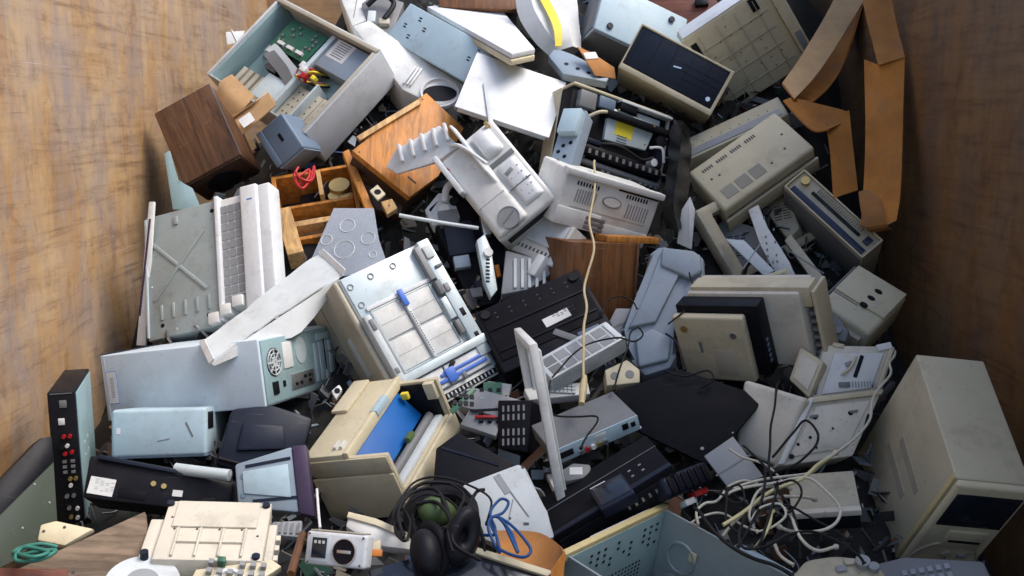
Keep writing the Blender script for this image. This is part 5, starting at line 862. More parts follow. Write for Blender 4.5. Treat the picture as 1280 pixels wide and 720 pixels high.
# ================================================================ lower left
t = Thing('pale_blue_monitor', 'pale blue plastic monitor housing under the white tower', 'monitor', 'sky_monitor'); z = t.z
t.shell('skyblue', .01); z.box('scuff', 'white', .06, .1, .5, .62, -.001, .001, 0); z.cbox('scratch', 'midgrey', .82, .55, .004, .04, -.001, .001, 0, rot=25); z.cbox('scratch', 'midgrey', .55, .35, .03, .002, -.001, .001, 0, rot=10); x = t.f('+x'); x.box('dark_corner', 'black', .05, .25, .55, .9, -.001, .002, .001); z.box('lower_band', 'slate', .0, 1.0, -.02, .03, -.1, -.004, .006)
t = Thing('dark_monitor_back', 'dark navy monitor back lying under the white tower', 'monitor', 'dark_monitor'); t.slab('navy', .012, 'shell'); t.z.prism('raised_back', 'navy', [(-.06, -.04), (.06, -.03), (.05, .03), (-.05, .035)], 0, .012, .006); t.z.tube('edge_pipe', 'black', [(-.1, -.06, .004), (0, -.075, .006), (.1, -.04, .004)], .006)
t = Thing('black_amplifier', 'black amplifier on end with red and white jacks at left wall', 'amplifier', 'black_amp'); z = t.z
t.shell('black', .003); x = t.f('+x'); x.box('side_cover', 'zinc_teal', .04, .96, .02, .98, 0, .003, .001); x.rows('dents', 'zinc', .2, .6, .3, .6, 2, 3, .3, .2, .004, None, .4)
z.cbox('port', 'midgrey', .55, .91, .016, .018, 0, .003, .001); z.cbox('port', 'label_white', .45, .78, .014, .016, 0, .003, .001)
for k, (u, v, m_) in enumerate(((.5, .67, 'red'), (.72, .67, 'red'), (.6, .60, 'label_white'), (.42, .59, 'black'), (.5, .54, 'red'), (.75, .55, 'red'), (.62, .35, 'brass'), (.82, .35, 'brass'), (.62, .30, 'label_white'), (.45, .22, 'silver'), (.7, .22, 'silver'), (.5, .13, 'silver'), (.8, .12, 'label_white'), (.55, .06, 'brass'), (.78, .05, 'label_white'))): z.disc('jack', m_, u, v, .0045, 0, .009, 14)
z.rows('terminal_posts', 'midgrey', .3, .9, .38, .5, 2, 3, .5, .5, .004); z.box('seam', 'midgrey', .1, .9, .985, .99, 0, .001, 0)
t = Thing('flat_steel_chassis', 'large grey green steel plate with black edge, bottom left corner', 'chassis', 'flat_chassis'); z = t.z
t.slab('olive_metal', .002, 'plate'); q = t.pts
z.prism('black_edge', 'black', [(-0.091,0.022), (-0.073,-0.048), (-0.029,0.030), (0.052,0.168), (0.034,0.222), (0.012,0.212), (-0.047,0.101)], -.05, .003, .001)
z.screws('grey', [(0.024,0.109), (0.064,0.077), (0.022,0.012), (-0.028,0.044)], .003)
t = Thing('black_tape_deck', 'black deck underside with white rating plate and gold screws, lower left', 'tape deck', 'black_chassis'); z = t.z
t.slab('black', .006, 'shell'); lb = z.cbox('rating_plate', 'label_white', -0.129,-0.008, .055, .038, -.0005, .0015, 0, None, rot=-8); z.rows('plate_print', 'grey', -.145, -.10, -.02, .01, 4, 7, .7, .22, .0019, lb, .3)
z.disc('gold_screw', 'brass', -0.019,0.001, .006, 0, .004, 14); z.disc('gold_screw', 'brass', 0.004,-0.004, .006, 0, .004, 14); z.cbox('sticker', 'label_white', 0.035,-0.019, .022, .014, 0, .0015, 0, None, rot=-4)
z.cbox('recess', 'matte_black', -0.062,-0.024, .06, .02, 0, .002, .001, rot=-6); z.cbox('top_ridge', 'navy', -0.045,0.041, .2, .01, 0, .01, .002, rot=-9); z.cbox('foot', 'rubber', 0.103,-0.037, .03, .02, 0, .006, .002)
loop_thing('silver_tube', 'short polished silver tube lying behind the black tape deck', 'tube', 'zinc', [(-0.764,2.167,0.801), (-0.702,2.154,0.798), (-0.635,2.141,0.795)], .013, seg=16)
t = Thing('blue_scanner', 'pale blue scanner with dark purple side standing upright, lower left', 'scanner', 'blue_scanner'); z = t.z
t.slab('steelblue', .006, 'lid'); z.prism('purple_side', 'purple', [(0.078,-0.067), (0.113,-0.074), (0.083,0.086), (0.051,0.082)], -.05, .004, .004)
for a in ((0.001,0.045, 12), (0.025,-0.036, 6)): z.cbox('groove', 'navy', a[0], a[1], .10, .007, -.001, .0015, 0, rot=a[2])
z.prism('inner_plate', 'skyblue', [(-0.045,-0.025), (0.058,-0.032), (0.045,0.042), (-0.053,0.023)], 0, .004, .002)
z.screws('slate', [(-0.052,0.012), (-0.047,-0.030)], .007)
t = Thing('ribbed_beige_chassis', 'beige plastic base with moulded ribs and black feet, bottom left', 'plastic base', 'ribbed_chassis'); z = t.z
z.box('base', 'ivory', .03, .98, .0, 1, -t.d, 0, .004); z.box('left_ear', 'ivory', -.10, .03, .02, .75, -t.d, -.012, .004); z.box('right_ear', 'ivory', .98, 1.06, .05, .7, -t.d, -.012, .004)
z.box('raised_field', 'ivory', .12, .88, .52, .97, 0, .005, .003)
for k in range(4): z.box('rib', 'ivory', .18+.2*k, .20+.2*k, .04, .50, 0, .006, .001)
z.box('rib', 'ivory', .18, .8, .26, .28, 0, .0055, .001)
for u, v in ((.05, .93), (.93, .93), (-.04, .08), (.92, .05)): z.disc('foot', 'navy', u, v, .008, -.012, .006, 18)
z.screws('vent', [(.15, .5), (.35, .5), (.55, .5), (.75, .5), (.1, .7), (.9, .4)], .003); z.rows('side_tabs', 'ivory', 1.06, 1.1, .1, .6, 1, 3, 1, .5, -.02)
t = Thing('weathered_plank', 'weathered grey wooden plank in the bottom left', 'plank', 'grey_plank'); t.slab('grey_wood', .002, 'board'); t.z.screws('vent', [(.08, .05), (-.05, -.02)])
t = Thing('red_plank', 'dark red painted board at the bottom left edge', 'board', 'red_plank'); t.slab('red_wood', .002, 'board'); t.z.screws('vent', [(0, 0)])
t = Thing('cream_plastic_piece', 'small cream plastic piece beside the weathered plank', 'plastic piece', 'cream_lid'); t.slab('cream', .006, 'cover'); t.z.screws('vent', [(-.03, 0), (.01, .01)], .004)
loop_thing('green_wire', 'coil of dark green wire at the bottom left', 'wire', 'teal_wire', [(-0.898,1.857,0.753), (-0.928,1.849,0.763), (-0.964,1.832,0.760), (-0.957,1.805,0.757), (-0.914,1.803,0.768), (-0.878,1.808,0.768), (-0.897,1.775,0.764), (-0.944,1.784,0.760), (-0.940,1.810,0.774), (-0.886,1.793,0.772), (-0.904,1.767,0.774), (-0.963,1.812,0.763)], .004)
t = Thing('compact_camera', 'white compact camera back with small screen and round dial, bottom', 'camera', 'compact_camera'); z = t.z
t.shell('white', .006, 'body'); sc_ = z.box('screen_frame', 'greywhite', .08, .40, .12, .88, 0, .0015, .0005); z.box('screen', 'screen_glass', .12, .36, .22, .82, .001, .0025, .0003, par=sc_); z.rows('screen_icons', 'label_white', .14, .34, .6, .78, 3, 1, .6, .5, .003, sc_)
d_ = z.disc('dial', 'black', .66, .46, .024, 0, .004, 32); z.annulus('dial_ring', 'silver', .66, .46, .0245, .003, .0055, par=d_, h0=.001); z.cbox('dial_label', 'silver', .66, .46, .03, .006, .003, .0048, .0003, d_)
z.screws('vent', [(.05, .92), (.94, .9), (.92, .1), (.06, .08)], .0025); f = t.f('+y'); f.box('top_plate', 'tan', .05, .95, .1, .9, 0, .003, .001)
t = Thing('yellowed_cover', 'yellowed white curved cover behind the compact camera', 'plastic cover', 'yellow_lid'); z = t.z; t.slab('offwhite', .008, 'cover'); z.prism('yellow_edge', 'cream', [(-0.066,0.041), (-0.068,0.028), (-0.006,0.012), (0.065,-0.019), (0.064,-0.004), (-0.008,0.027)], 0, .006, .001)
t = Thing('glossy_black_panel', 'glossy black panel at the bottom edge below the ear defenders', 'panel', 'gloss_panel'); z = t.z; t.slab('dark_glass', .004); z.prism('yellow_edge_strip', 'cream', [(0.040,0.056), (0.036,0.043), (0.176,-0.007), (0.188,0.004)], 0, .008, .001)
t = Thing('grey_round_lid', 'grey round lid at the bottom edge under the beige base', 'lid', 'grey_disc'); t.z.disc('disc', 'greywhite', 0, -.01, .075, -.03, -.004, 40, r2=.068); t.z.disc('hub', 'grey', 0, -.01, .03, -.006, .0, 30)
t = Thing('yellow_green_board', 'small yellowish circuit board with green part at the bottom edge', 'circuit board', 'junk_board'); z = t.z; t.slab('cream', .001, 'board'); z.rows('components', 'grey', -.06, .06, -.03, .03, 6, 3, .5, .5, .012, None, .3, 3); z.cbox('green_part', 'pcb', -.03, .02, .015, .012, 0, .02, .001); z.annulus('white_ring', 'label_white', -.01, -.02, .028, .012, .006)

# ================================================================ ear defenders and blue lead
e = empty('ear_defenders', 'black ear defenders with green cup tangled in black leads, bottom centre', 'ear defenders', (-0.144,1.891,0.769)); c0 = Vector(e.location)
def dome(name, mat, c, ax, r, k, parent):
    bm = bmesh.new(); bmesh.ops.create_uvsphere(bm, u_segments=28, v_segments=16, radius=1)
    q = Vector((0, 0, 1)).rotation_difference(Vector(ax).normalized())
    for v in bm.verts:
        co = v.co.copy()
        if co.z < 0: co.z *= .35
        v.co = q @ Vector((co.x*r[0], co.y*r[1], co.z*k))+Vector(c)-c0
    return finish(bm, name, mat, parent, 60)
def torus(name, mat, c, ax, R0, r, parent, sy=1):
    bm = bmesh.new(); q = Vector((0, 0, 1)).rotation_difference(Vector(ax).normalized()); n, s = 32, 12; g = []
    for i in range(n):
        a = 2*math.pi*i/n; g.append([])
        for j in range(s):
            b = 2*math.pi*j/s; rr = R0+r*math.cos(b); g[-1].append(bm.verts.new(q @ Vector((rr*math.cos(a), rr*math.sin(a)*sy, r*math.sin(b)))+Vector(c)-c0))
    for i in range(n):
        for j in range(s): bm.faces.new((g[i][j], g[(i+1) % n][j], g[(i+1) % n][(j+1) % s], g[i][(j+1) % s]))
    return finish(bm, name, mat, parent, 60)
dome('green_cup', 'green', (-0.156,1.961,0.783), (.1, -.5, .8), (.04, .034), .032, e)
for k, pp in enumerate(([(-0.212,1.957,0.805), (-0.182,1.967,0.819), (-0.139,1.955,0.816), (-0.107,1.910,0.807), (-0.088,1.843,0.796)], [(-0.237,1.980,0.792), (-0.204,1.886,0.797), (-0.204,1.813,0.786), (-0.231,1.866,0.782), (-0.226,1.933,0.794)], [(-0.135,2.051,0.811), (-0.100,1.977,0.815), (-0.108,1.886,0.814), (-0.124,1.824,0.804), (-0.111,1.765,0.785)])):
    bm = bmesh.new(); tube_bm(bm, spline([Vector(p)-c0 for p in pp], 7), .0028); finish(bm, 'lead', 'rubber', e, 60)
dome('ear_cup', 'black', (-0.163,1.806,0.762), (-.45, -.6, .35), (.032, .05), .034, e); torus('cup_cushion', 'matte_black', (-0.156,1.827,0.760), (-.45, -.6, .35), .028, .012, e, 1.5)
torus('cup_cushion', 'black', (-0.096,1.830,0.788), (.45, -.8, .3), .021, .014, e, 1.7); dome('cup_inner', 'matte_black', (-0.097,1.844,0.782), (.45, -.8, .3), (.024, .04), .01, e)
sheet('headband', 'matte_black', [[(-0.176,1.840,0.750), (-0.152,1.780,0.754)], [(-0.225,1.971,0.761), (-0.202,1.924,0.781)], [(-0.211,2.081,0.773), (-0.189,1.995,0.790)], [(-0.142,2.114,0.779), (-0.132,2.008,0.799)], [(-0.083,2.061,0.769), (-0.093,1.969,0.790)], [(-0.069,1.943,0.755), (-0.083,1.875,0.778)]], .008, e, 6)
for k, pp in enumerate(([(-0.230,1.942,0.790), (-0.232,1.877,0.784), (-0.212,1.834,0.783), (-0.230,1.914,0.802), (-0.210,1.993,0.812), (-0.160,1.996,0.818), (-0.128,1.895,0.810), (-0.114,1.816,0.802)], [(-0.085,2.012,0.794), (-0.121,2.054,0.806), (-0.190,2.051,0.811), (-0.226,1.984,0.805), (-0.242,1.928,0.788), (-0.215,1.873,0.772)], [(-0.198,1.952,0.804), (-0.155,1.938,0.813), (-0.121,1.858,0.809), (-0.110,1.793,0.788), (-0.061,1.794,0.755)], [(-0.060,2.044,0.799), (-0.077,2.021,0.801), (-0.090,1.933,0.794), (-0.064,1.886,0.780), (-0.053,1.840,0.750)])):
    bm = bmesh.new(); tube_bm(bm, spline([Vector(p)-c0 for p in pp], 7), .004); finish(bm, 'lead', 'rubber', e, 60)
loop_thing('blue_network_cable', 'looped bright blue network cable beside the ear defenders', 'cable', 'blue_rubber', [(-0.063,1.860,0.764), (-0.038,1.847,0.774), (-0.044,1.905,0.789), (-0.043,1.940,0.802), (-0.025,1.980,0.810), (-0.010,1.975,0.803), (-0.020,1.939,0.795), (-0.042,1.916,0.791), (-0.045,1.875,0.778), (-0.028,1.819,0.770), (-0.025,1.810,0.757), (-0.053,1.845,0.785), (-0.035,1.892,0.798), (-0.006,1.834,0.783), (0.018,1.791,0.766), (0.000,1.834,0.783), (-0.029,1.871,0.800), (0.012,1.836,0.789), (0.043,1.793,0.772), (0.033,1.775,0.764), (0.000,1.795,0.761), (-0.039,1.827,0.760)], .0031, wig=.02)
e = empty('brown_paper_bin', 'brown curved cardboard carton at the bottom beside the blue cable', 'cardboard box', (0.040,1.887,0.728))
sheet('curved_wall', 'cardboard', [[(-0.034,2.007,0.720), (-0.029,1.869,0.686)], [(0.017,2.026,0.712), (0.016,1.874,0.680)], [(0.064,1.996,0.718), (0.057,1.842,0.692)], [(0.097,1.900,0.736), (0.082,1.777,0.718)], [(0.101,1.791,0.766), (0.087,1.688,0.751)]], .004, e, 5)
sheet('near_wall', 'card_kraft', [[(0.101,1.803,0.768), (0.090,1.688,0.751)], [(0.072,1.685,0.788), (0.066,1.611,0.775)]], .004, e, 3)

# ================================================================ top edge
t = Thing('brown_board', 'reddish brown board at the very top edge', 'board', 'wood_back_board'); t.slab('teak', .002, 'board'); t.z.screws('vent', [(0, -.05)])
t = Thing('dark_brown_crate', 'dark reddish brown crate at the top edge behind the blue grey box', 'crate', 'brown_crate'); t.slab('red_wood', .004, 'crate'); t.z.cbox('black_clip', 'black', .08, -.05, .05, .03, 0, .02, .003)
e = empty('plastic_film', 'crumpled translucent white plastic film with yellow stripe at the top', 'plastic film', (0.089,3.821,1.949))
sheet('film', 'film', [[(0.012,3.908,2.045), (0.060,3.880,2.053), (0.153,3.974,2.111), (0.236,4.026,2.118)], [(0.024,3.821,1.949), (0.082,3.781,1.968), (0.160,3.838,1.991), (0.247,3.901,2.009)], [(0.081,3.734,1.851), (0.127,3.715,1.883), (0.199,3.763,1.915), (0.249,3.814,1.908)], [(0.150,3.695,1.786), (0.178,3.686,1.820), (0.218,3.687,1.831), (0.256,3.738,1.823)]], .003, e, 5, wob=.004, seed=2)
sheet('yellow_stripe', 'yellow', [[(0.072,3.879,2.070), (0.102,3.879,2.070)], [(0.122,3.765,1.966), (0.152,3.776,1.973)], [(0.149,3.695,1.893), (0.178,3.705,1.899)], [(0.154,3.656,1.829), (0.177,3.656,1.829)]], .002, e, 5)
t = Thing('hinged_bracket', 'dark metal hinge mechanism at the top left of centre', 'hinge', 'dark_hinge'); z = t.z; t.slab('midgrey', .004, 'base'); z.tube('arm', 'rubber', [(-.05, .02, .02), (0, .06, .04), (.05, .03, .03), (.02, -.05, .02)], .01); z.cbox('block', 'tan', .02, -.06, .04, .03, 0, .02, .003); z.cbox('block', 'greywhite', -.03, -.03, .03, .06, 0, .015, .003)
t = Thing('white_flank', 'white plastic printer flank beside the open case at the top', 'printer part', 'white_side'); t.slab('offwhite', .006, 'shell'); t.z.cbox('seam', 'grey', 0, 0, .004, .2, -.001, .001, 0)
t = Thing('perforated_bracket', 'short perforated steel strip above the gutted laser printer', 'bracket', 'bracket_strip'); z = t.z; t.slab('steelblue', .002, 'strip')
for q in ((-0.035,-0.000), (0.004,-0.024), (0.042,-0.044), (0.080,-0.063)): z.disc('hole', 'black', q[0], q[1], .008, -.001, .001, 14)
t = Thing('cardboard_scrap', 'small torn cardboard scrap left of the dark front tower', 'cardboard', 'corrugated_flap'); t.slab('cardboard', .001, 'sheet'); t.z.cbox('white_note', 'label_white', -.03, .03, .05, .03, 0, .003, .001, rot=20)

# ================================================================ cables
CB = 'loose leads at lower right'
loop_thing('hanging_cable', 'long cream cord hanging down the middle of the heap', 'cord', 'cord_cream', [(0.268,3.179,1.450), (0.257,3.105,1.419), (0.237,3.017,1.338), (0.237,2.920,1.252), (0.225,2.835,1.170), (0.205,2.743,1.094), (0.192,2.603,1.011), (0.190,2.514,0.968), (0.183,2.441,0.928), (0.172,2.389,0.893)], .0038, wig=.02)
loop_thing('cord_plug', 'cream moulded plug at the lower end of the hanging cord', 'plug', 'cord_cream', [(0.185,2.459,0.940), (0.178,2.415,0.921), (0.171,2.369,0.893)], lambda s: .005+.005*math.sin(min(1, s*1.15)*math.pi*.8))
def cab(name, label, mat, r, *pts): loop_thing(name, label, 'cable', mat, pts, lambda t_: r*(.85 if t_ < .96 else 1.45), group=CB, wig=.022)
cab('black_cable', 'thin black lead draped over the set top box', 'rubber', 0.0029, (0.103,2.485,0.920), (0.092,2.415,0.890), (0.098,2.348,0.869), (0.156,2.341,0.867), (0.204,2.338,0.872), (0.208,2.318,0.866), (0.179,2.235,0.850), (0.160,2.179,0.831))
cab('black_cable', 'thin black lead looping beside the grille desk unit', 'rubber', 0.0029, (0.107,2.482,0.925), (0.157,2.549,0.963), (0.212,2.587,0.989), (0.282,2.610,1.001), (0.320,2.598,0.995), (0.355,2.613,1.009), (0.350,2.636,1.021), (0.317,2.613,1.009), (0.297,2.563,0.977), (0.283,2.505,0.936), (0.270,2.469,0.899))
cab('black_cable', 'thin black lead across the pale blue monitor stand', 'rubber', 0.0029, (0.424,2.686,1.033), (0.464,2.708,1.067), (0.506,2.753,1.092), (0.545,2.793,1.108), (0.585,2.861,1.124))
cab('black_cable', 'short black lead by the black band of the beige box', 'rubber', 0.0029, (0.516,2.860,1.152), (0.511,2.812,1.123), (0.525,2.787,1.104), (0.552,2.785,1.095), (0.577,2.770,1.079))
cab('black_cable', 'black lead curving down behind the monitor stand foot', 'rubber', 0.0033, (0.426,2.652,1.000), (0.440,2.602,0.989), (0.447,2.564,0.964), (0.452,2.540,0.931))
cab('white_cable', 'thick white cable running down the open white printer', 'cord_white', 0.0038, (1.018,2.604,0.976), (0.960,2.474,0.957), (0.872,2.324,0.920), (0.776,2.152,0.874), (0.672,2.066,0.845), (0.615,2.033,0.829), (0.523,2.016,0.815), (0.462,1.999,0.803))
cab('white_cable', 'white cable making the wide loop right of the tangle', 'cord_white', 0.0038, (0.453,1.974,0.809), (0.484,1.980,0.820), (0.539,1.987,0.832), (0.623,2.001,0.834), (0.647,1.936,0.824), (0.638,1.886,0.814), (0.600,1.842,0.801), (0.547,1.864,0.793), (0.528,1.899,0.788))
cab('white_cable', 'white cable crossing left to right over the tangle top', 'cord_white', 0.0034, (0.503,2.227,0.825), (0.517,2.166,0.828), (0.555,2.114,0.833), (0.582,2.036,0.829), (0.597,2.016,0.821))
cab('white_cable', 'white cable kinked at the left end of the tangle', 'cord_white', 0.0034, (0.378,1.958,0.770), (0.387,1.918,0.780), (0.389,1.950,0.798), (0.407,1.975,0.803), (0.431,1.981,0.804), (0.455,2.019,0.816), (0.496,2.048,0.816), (0.529,2.054,0.806))
cab('white_cable', 'white cable slanting through the middle of the tangle', 'cord_white', 0.0038, (0.423,1.888,0.769), (0.441,1.899,0.788), (0.462,1.911,0.802), (0.497,1.938,0.813), (0.536,1.961,0.818), (0.592,1.970,0.814), (0.643,1.996,0.802))
cab('white_cable', 'white cable hooked below the tangle middle', 'cord_white', 0.0034, (0.477,1.884,0.774), (0.470,1.901,0.794), (0.492,1.944,0.814), (0.533,1.990,0.827), (0.567,2.013,0.825))
cab('white_cable', 'white cable dropping to the grey domed device', 'cord_white', 0.0039, (0.562,2.035,0.813), (0.551,1.942,0.808), (0.550,1.877,0.801), (0.549,1.804,0.790), (0.578,1.784,0.776), (0.630,1.803,0.768))
cab('white_cable', 'short white cable end at the tangle bottom', 'cord_white', 0.0039, (0.509,1.836,0.772), (0.519,1.793,0.772), (0.542,1.775,0.764))
cab('yellow_cable', 'yellowish cable running up right from the tangle', 'cord_yellow', 0.0049, (0.416,1.871,0.783), (0.458,1.900,0.800), (0.534,1.981,0.826), (0.616,2.020,0.837), (0.681,2.072,0.846), (0.728,2.131,0.848))
cab('black_cable', 'black cable standing in a tall loop before the white printer', 'rubber', 0.0034, (0.570,2.127,0.836), (0.629,2.178,0.869), (0.684,2.235,0.889), (0.694,2.185,0.882), (0.666,2.106,0.864), (0.621,2.056,0.849), (0.564,2.049,0.837), (0.493,2.023,0.822), (0.449,1.996,0.807))
cab('black_cable', 'black cable hanging straight down left of the white printer', 'rubber', 0.0033, (0.686,2.466,0.925), (0.627,2.317,0.895), (0.566,2.112,0.854), (0.551,1.998,0.838), (0.552,1.886,0.814), (0.552,1.815,0.791), (0.553,1.793,0.772))
cab('black_cable', 'black cable along the rim of the cut open case', 'rubber', 0.0045, (0.384,1.942,0.790), (0.392,1.879,0.790), (0.413,1.828,0.782), (0.446,1.779,0.770), (0.482,1.753,0.762), (0.517,1.734,0.749))
cab('black_cable', 'black cable snaking across the tangle bottom', 'rubber', 0.0034, (0.477,1.948,0.809), (0.465,1.867,0.805), (0.437,1.771,0.786), (0.475,1.764,0.790), (0.527,1.805,0.801), (0.576,1.824,0.804), (0.620,1.815,0.791), (0.656,1.799,0.773), (0.669,1.790,0.760))
cab('black_cable', 'black cable crossing vertically in the tangle centre', 'rubber', 0.0033, (0.558,1.998,0.838), (0.522,1.895,0.827), (0.488,1.807,0.801), (0.474,1.784,0.776))
cab('black_cable', 'thin black cable ring on the right of the tangle', 'rubber', 0.0029, (0.543,1.968,0.839), (0.580,1.972,0.845), (0.593,1.933,0.839), (0.566,1.895,0.827), (0.536,1.876,0.818), (0.513,1.858,0.809))
loop_thing('antenna', 'short black antenna at the foot of the beige tower', 'antenna', 'rubber', [(0.672,1.746,0.794), (0.692,1.763,0.795), (0.714,1.788,0.799)], lambda s: .004+.003*s)

# ================================================================ small extras in the gaps
e = empty('black_bag', 'crumpled black plastic bag right of the gutted laser printer', 'plastic bag', (0.562,3.366,1.414))
sheet('bag', 'bag', [[(0.557,3.492,1.572), (0.573,3.426,1.567), (0.617,3.486,1.545)], [(0.525,3.380,1.480), (0.547,3.286,1.471), (0.593,3.367,1.467)], [(0.505,3.299,1.379), (0.529,3.226,1.391), (0.575,3.276,1.378)], [(0.480,3.188,1.292), (0.506,3.127,1.308), (0.560,3.208,1.290)], [(0.493,3.161,1.236), (0.513,3.094,1.236), (0.551,3.174,1.237)]], .003, e, 5, 60, wob=.008, seed=5)
loop_thing('white_stick', 'thin white plastic stick upright beside the blue scanner', 'stick', 'label_white', [(-0.416,2.025,0.807), (-0.398,1.944,0.797), (-0.384,1.886,0.780)], .003)
t = Thing('white_washer_plate', 'small white square part with hole beside the orange wooden batten', 'plastic part', 'washer'); t.slab('cream', .003, 'plate'); t.z.disc('hole', 'black', 0, 0, .011, -.001, .001, 16)
t = Thing('wooden_block', 'small wooden offcut above the ringed plastic sheet', 'wood block', 'block'); t.slab('pine', .002, 'block'); t.z.screws('vent', [(0, 0)], .003)
t = Thing('grey_hinge_cover', 'small grey plastic cover between beige base and compact camera', 'plastic cover', 'hinge_cover'); t.slab('grey', .004, 'cover'); t.z.rows('ridges', 'midgrey', -.03, .03, -.012, .012, 5, 1, .4, 1, .004)
loop_thing('brown_stick', 'short reddish brown stick left of the compact camera', 'stick', 'teak', [(-0.423,1.902,0.760), (-0.416,1.821,0.759), (-0.410,1.734,0.755)], .008)
t = Thing('orange_matchbox', 'tiny orange and cream box right of the compact camera', 'small box', 'matchbox'); t.slab('cream', .002, 'box'); t.z.cbox('orange_base', 'orange', 0, -.012, .03, .014, 0, .004, .001)
t = Thing('clear_plastic_scrap', 'scrap of clear plastic between the open case and left wall', 'plastic scrap', 'clear_scrap'); t.slab('film', .002, 'sheet'); t.z.cbox('fold', 'white', 0, 0, .004, .06, 0, .004, .001, rot=30)
t = Thing('white_lamp_holder', 'white moulded plastic block under the white tower corner', 'plastic block', 'lamp_holder'); t.slab('offwhite', .004, 'block'); t.z.disc('hole', 'black', 0, 0, .008, -.001, .001, 14)

cab('black_cable', 'thin black cable lying over the perforated edge of the grey drive', 'rubber', 0.0029, (0.510,1.886,0.814), (0.551,1.889,0.826), (0.598,1.886,0.814), (0.642,1.871,0.800), (0.659,1.839,0.784))
cab('black_cable', 'thin black cable knotted at the left of the tangle', 'rubber', 0.0029, (0.421,1.996,0.807), (0.431,1.927,0.811), (0.457,1.919,0.821), (0.456,1.968,0.829), (0.429,1.955,0.816), (0.423,1.886,0.797), (0.449,1.856,0.786))
cab('black_cable', 'black cable arching over the grey flap and the tangle', 'rubber', 0.0031, (0.542,2.234,0.827), (0.546,2.118,0.839), (0.534,1.998,0.838), (0.495,1.889,0.826), (0.466,1.844,0.807), (0.434,1.823,0.781))
cab('white_cable', 'thin white cable in a small ring at the tangle centre', 'cord_white', 0.0029, (0.479,1.853,0.803), (0.503,1.887,0.820), (0.535,1.889,0.826), (0.536,1.853,0.820), (0.509,1.830,0.805), (0.481,1.826,0.793))
cab('white_cable', 'thin dirty white cable beneath the ribbed handset', 'cord_white', 0.0029, (0.365,1.938,0.766), (0.394,1.938,0.784), (0.428,1.933,0.794), (0.455,1.890,0.792), (0.483,1.867,0.788))
cab('yellow_cable', 'short yellowish cable bent at the bottom of the tangle', 'cord_yellow', 0.0037, (0.463,1.812,0.763), (0.484,1.824,0.787), (0.505,1.850,0.802), (0.526,1.895,0.810))
cab('black_cable', 'black cable drooping across the brown laminate box', 'rubber', 0.0025, (0.249,2.724,1.038), (0.275,2.770,1.079), (0.314,2.794,1.093), (0.345,2.786,1.081), (0.362,2.779,1.055))
cab('black_cable', 'black lead trailing over the matte black panel', 'rubber', 0.0029, (0.408,2.527,0.939), (0.450,2.503,0.928), (0.496,2.505,0.936), (0.504,2.479,0.917), (0.475,2.475,0.902))
cab('black_cable', 'black lead running along the top of the ear defenders', 'rubber', 0.0029, (-0.256,1.995,0.790), (-0.219,2.035,0.813), (-0.163,2.045,0.820), (-0.103,2.035,0.813), (-0.057,2.003,0.797), (-0.059,1.933,0.777))
t = Thing('optical_drive', 'grey optical drive lying below the tray printer front', 'optical drive', 'optical_drive'); t.slab('grey', .003, 'shell'); t.z.cbox('tray_slot', 'black', .0, -.02, .12, .008, -.001, .0012, 0); t.z.screws('silver', [(-.03, .02), (.04, .02)], .003)
t = Thing('grey_rear_cover', 'dark grey plastic cover inside the empty monitor shell', 'plastic cover', 'rear_cover'); t.slab('midgrey', .006, 'cover'); t.z.rows('vent_slots', 'black', -.03, .03, -.04, .04, 3, 8, .7, .35)
t = Thing('grey_keyboard_tray', 'grey plastic tray wedged below the brown laminate box', 'plastic tray', 'kb_tray'); t.slab('grey', .004, 'tray'); t.z.cbox('groove', 'midgrey', 0, 0, .1, .006, -.001, .001, 0, rot=25)
t = Thing('black_speaker_box', 'black box wedged between the copier and the wooden cabinet', 'box', 'speaker_box'); t.slab('matte_black', .004, 'box'); t.z.disc('cone', 'vent', 0, 0, .02, -.001, .003, 20)
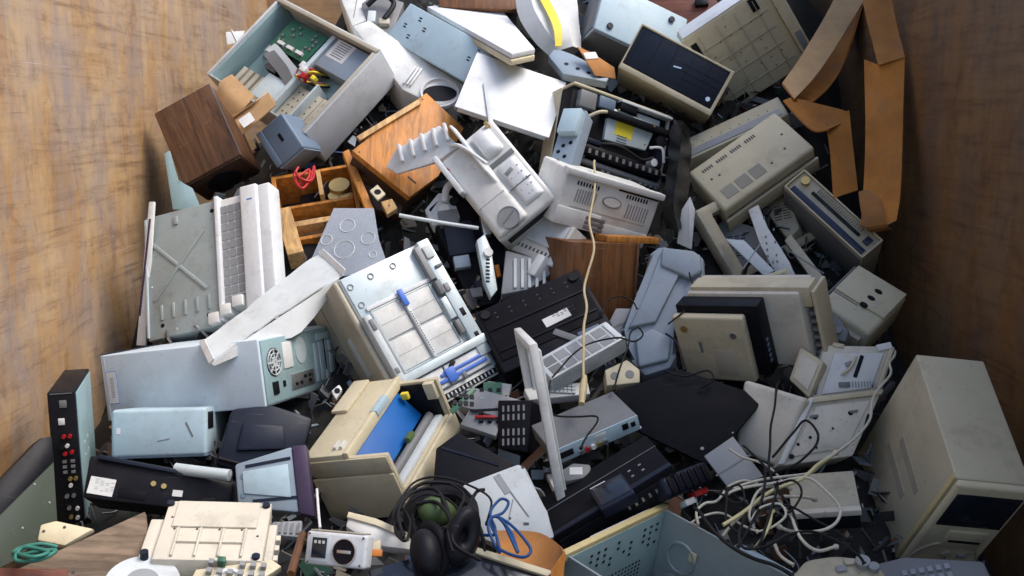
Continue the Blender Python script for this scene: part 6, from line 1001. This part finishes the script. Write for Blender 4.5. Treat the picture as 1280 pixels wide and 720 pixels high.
t = Thing('beige_monitor_neck', 'beige plastic housing between the vented machine and blue striped desktop', 'plastic housing', 'neck'); t.slab('beige_dim', .01, 'housing'); t.z.rows('vent_slots', 'vent', -.03, .03, -.03, .03, 2, 6, .8, .35)
t = Thing('dark_base_unit', 'dark grey plastic unit at the bottom edge left of the beige tower', 'electronic device', 'base_unit'); t.slab('midgrey', .008, 'body'); t.z.rows('keys', 'grey', -.05, .05, -.02, .02, 6, 2, .6, .6, .004)

t = Thing('dark_pivot_cover', 'dark grey rounded cover left of the three oval holes device', 'plastic cover', 'pivot_cover'); t.slab('midgrey', .008, 'cover'); t.z.disc('pivot', 'grey', 0.017,-0.025, .01, 0, .008, 18)

t = Thing('silver_hinge_bar', 'bright metal bar with gears wedged between tray printer and inkjet', 'metal bar', 'hinge_bar'); t.slab('zinc', .003, 'bar'); t.z.rows('teeth', 'black', -.01, .01, -.06, .06, 1, 10, .6, .4, .003); t.z.disc('gear', 'label_white', 0, .04, .014, 0, .01, 18)
t = Thing('clear_roller_cover', 'greyish curved plastic cover behind the thin metal rod', 'plastic cover', 'roller_cover'); t.slab('greywhite', .008, 'cover'); t.z.disc('wheel', 'label_white', .01, -.01, .018, 0, .012, 20); t.z.disc('wheel', 'black', .04, .02, .014, 0, .01, 20)
t = Thing('brown_flat_case', 'flat dark brown case under the orange veneered board', 'case', 'brown_flat'); t.slab('walnut_dark', .003, 'case'); t.z.screws('brass', [(0, 0)], .004)
t = Thing('white_keyboard_end', 'end of a white keyboard below the video deck', 'keyboard', 'kb_end'); t.slab('offwhite', .003, 'frame'); t.z.rows('keys', 'greywhite', -.05, .05, -.015, .018, 9, 3, .8, .75, .006)
t = Thing('green_memory_board', 'narrow green circuit board beside the tray printer corner', 'circuit board', 'mem_board'); t.slab('pcb', .001, 'board'); t.z.rows('chips', 'black', -.03, .03, -.02, .02, 4, 2, .7, .6, .004)
t = Thing('grey_adapter', 'grey power adapter at the foot of the white frame', 'power adapter', 'adapter'); t.slab('midgrey', .006, 'case'); t.z.cbox('rating_label', 'label_white', 0, 0, .03, .02, 0, .001, 0)
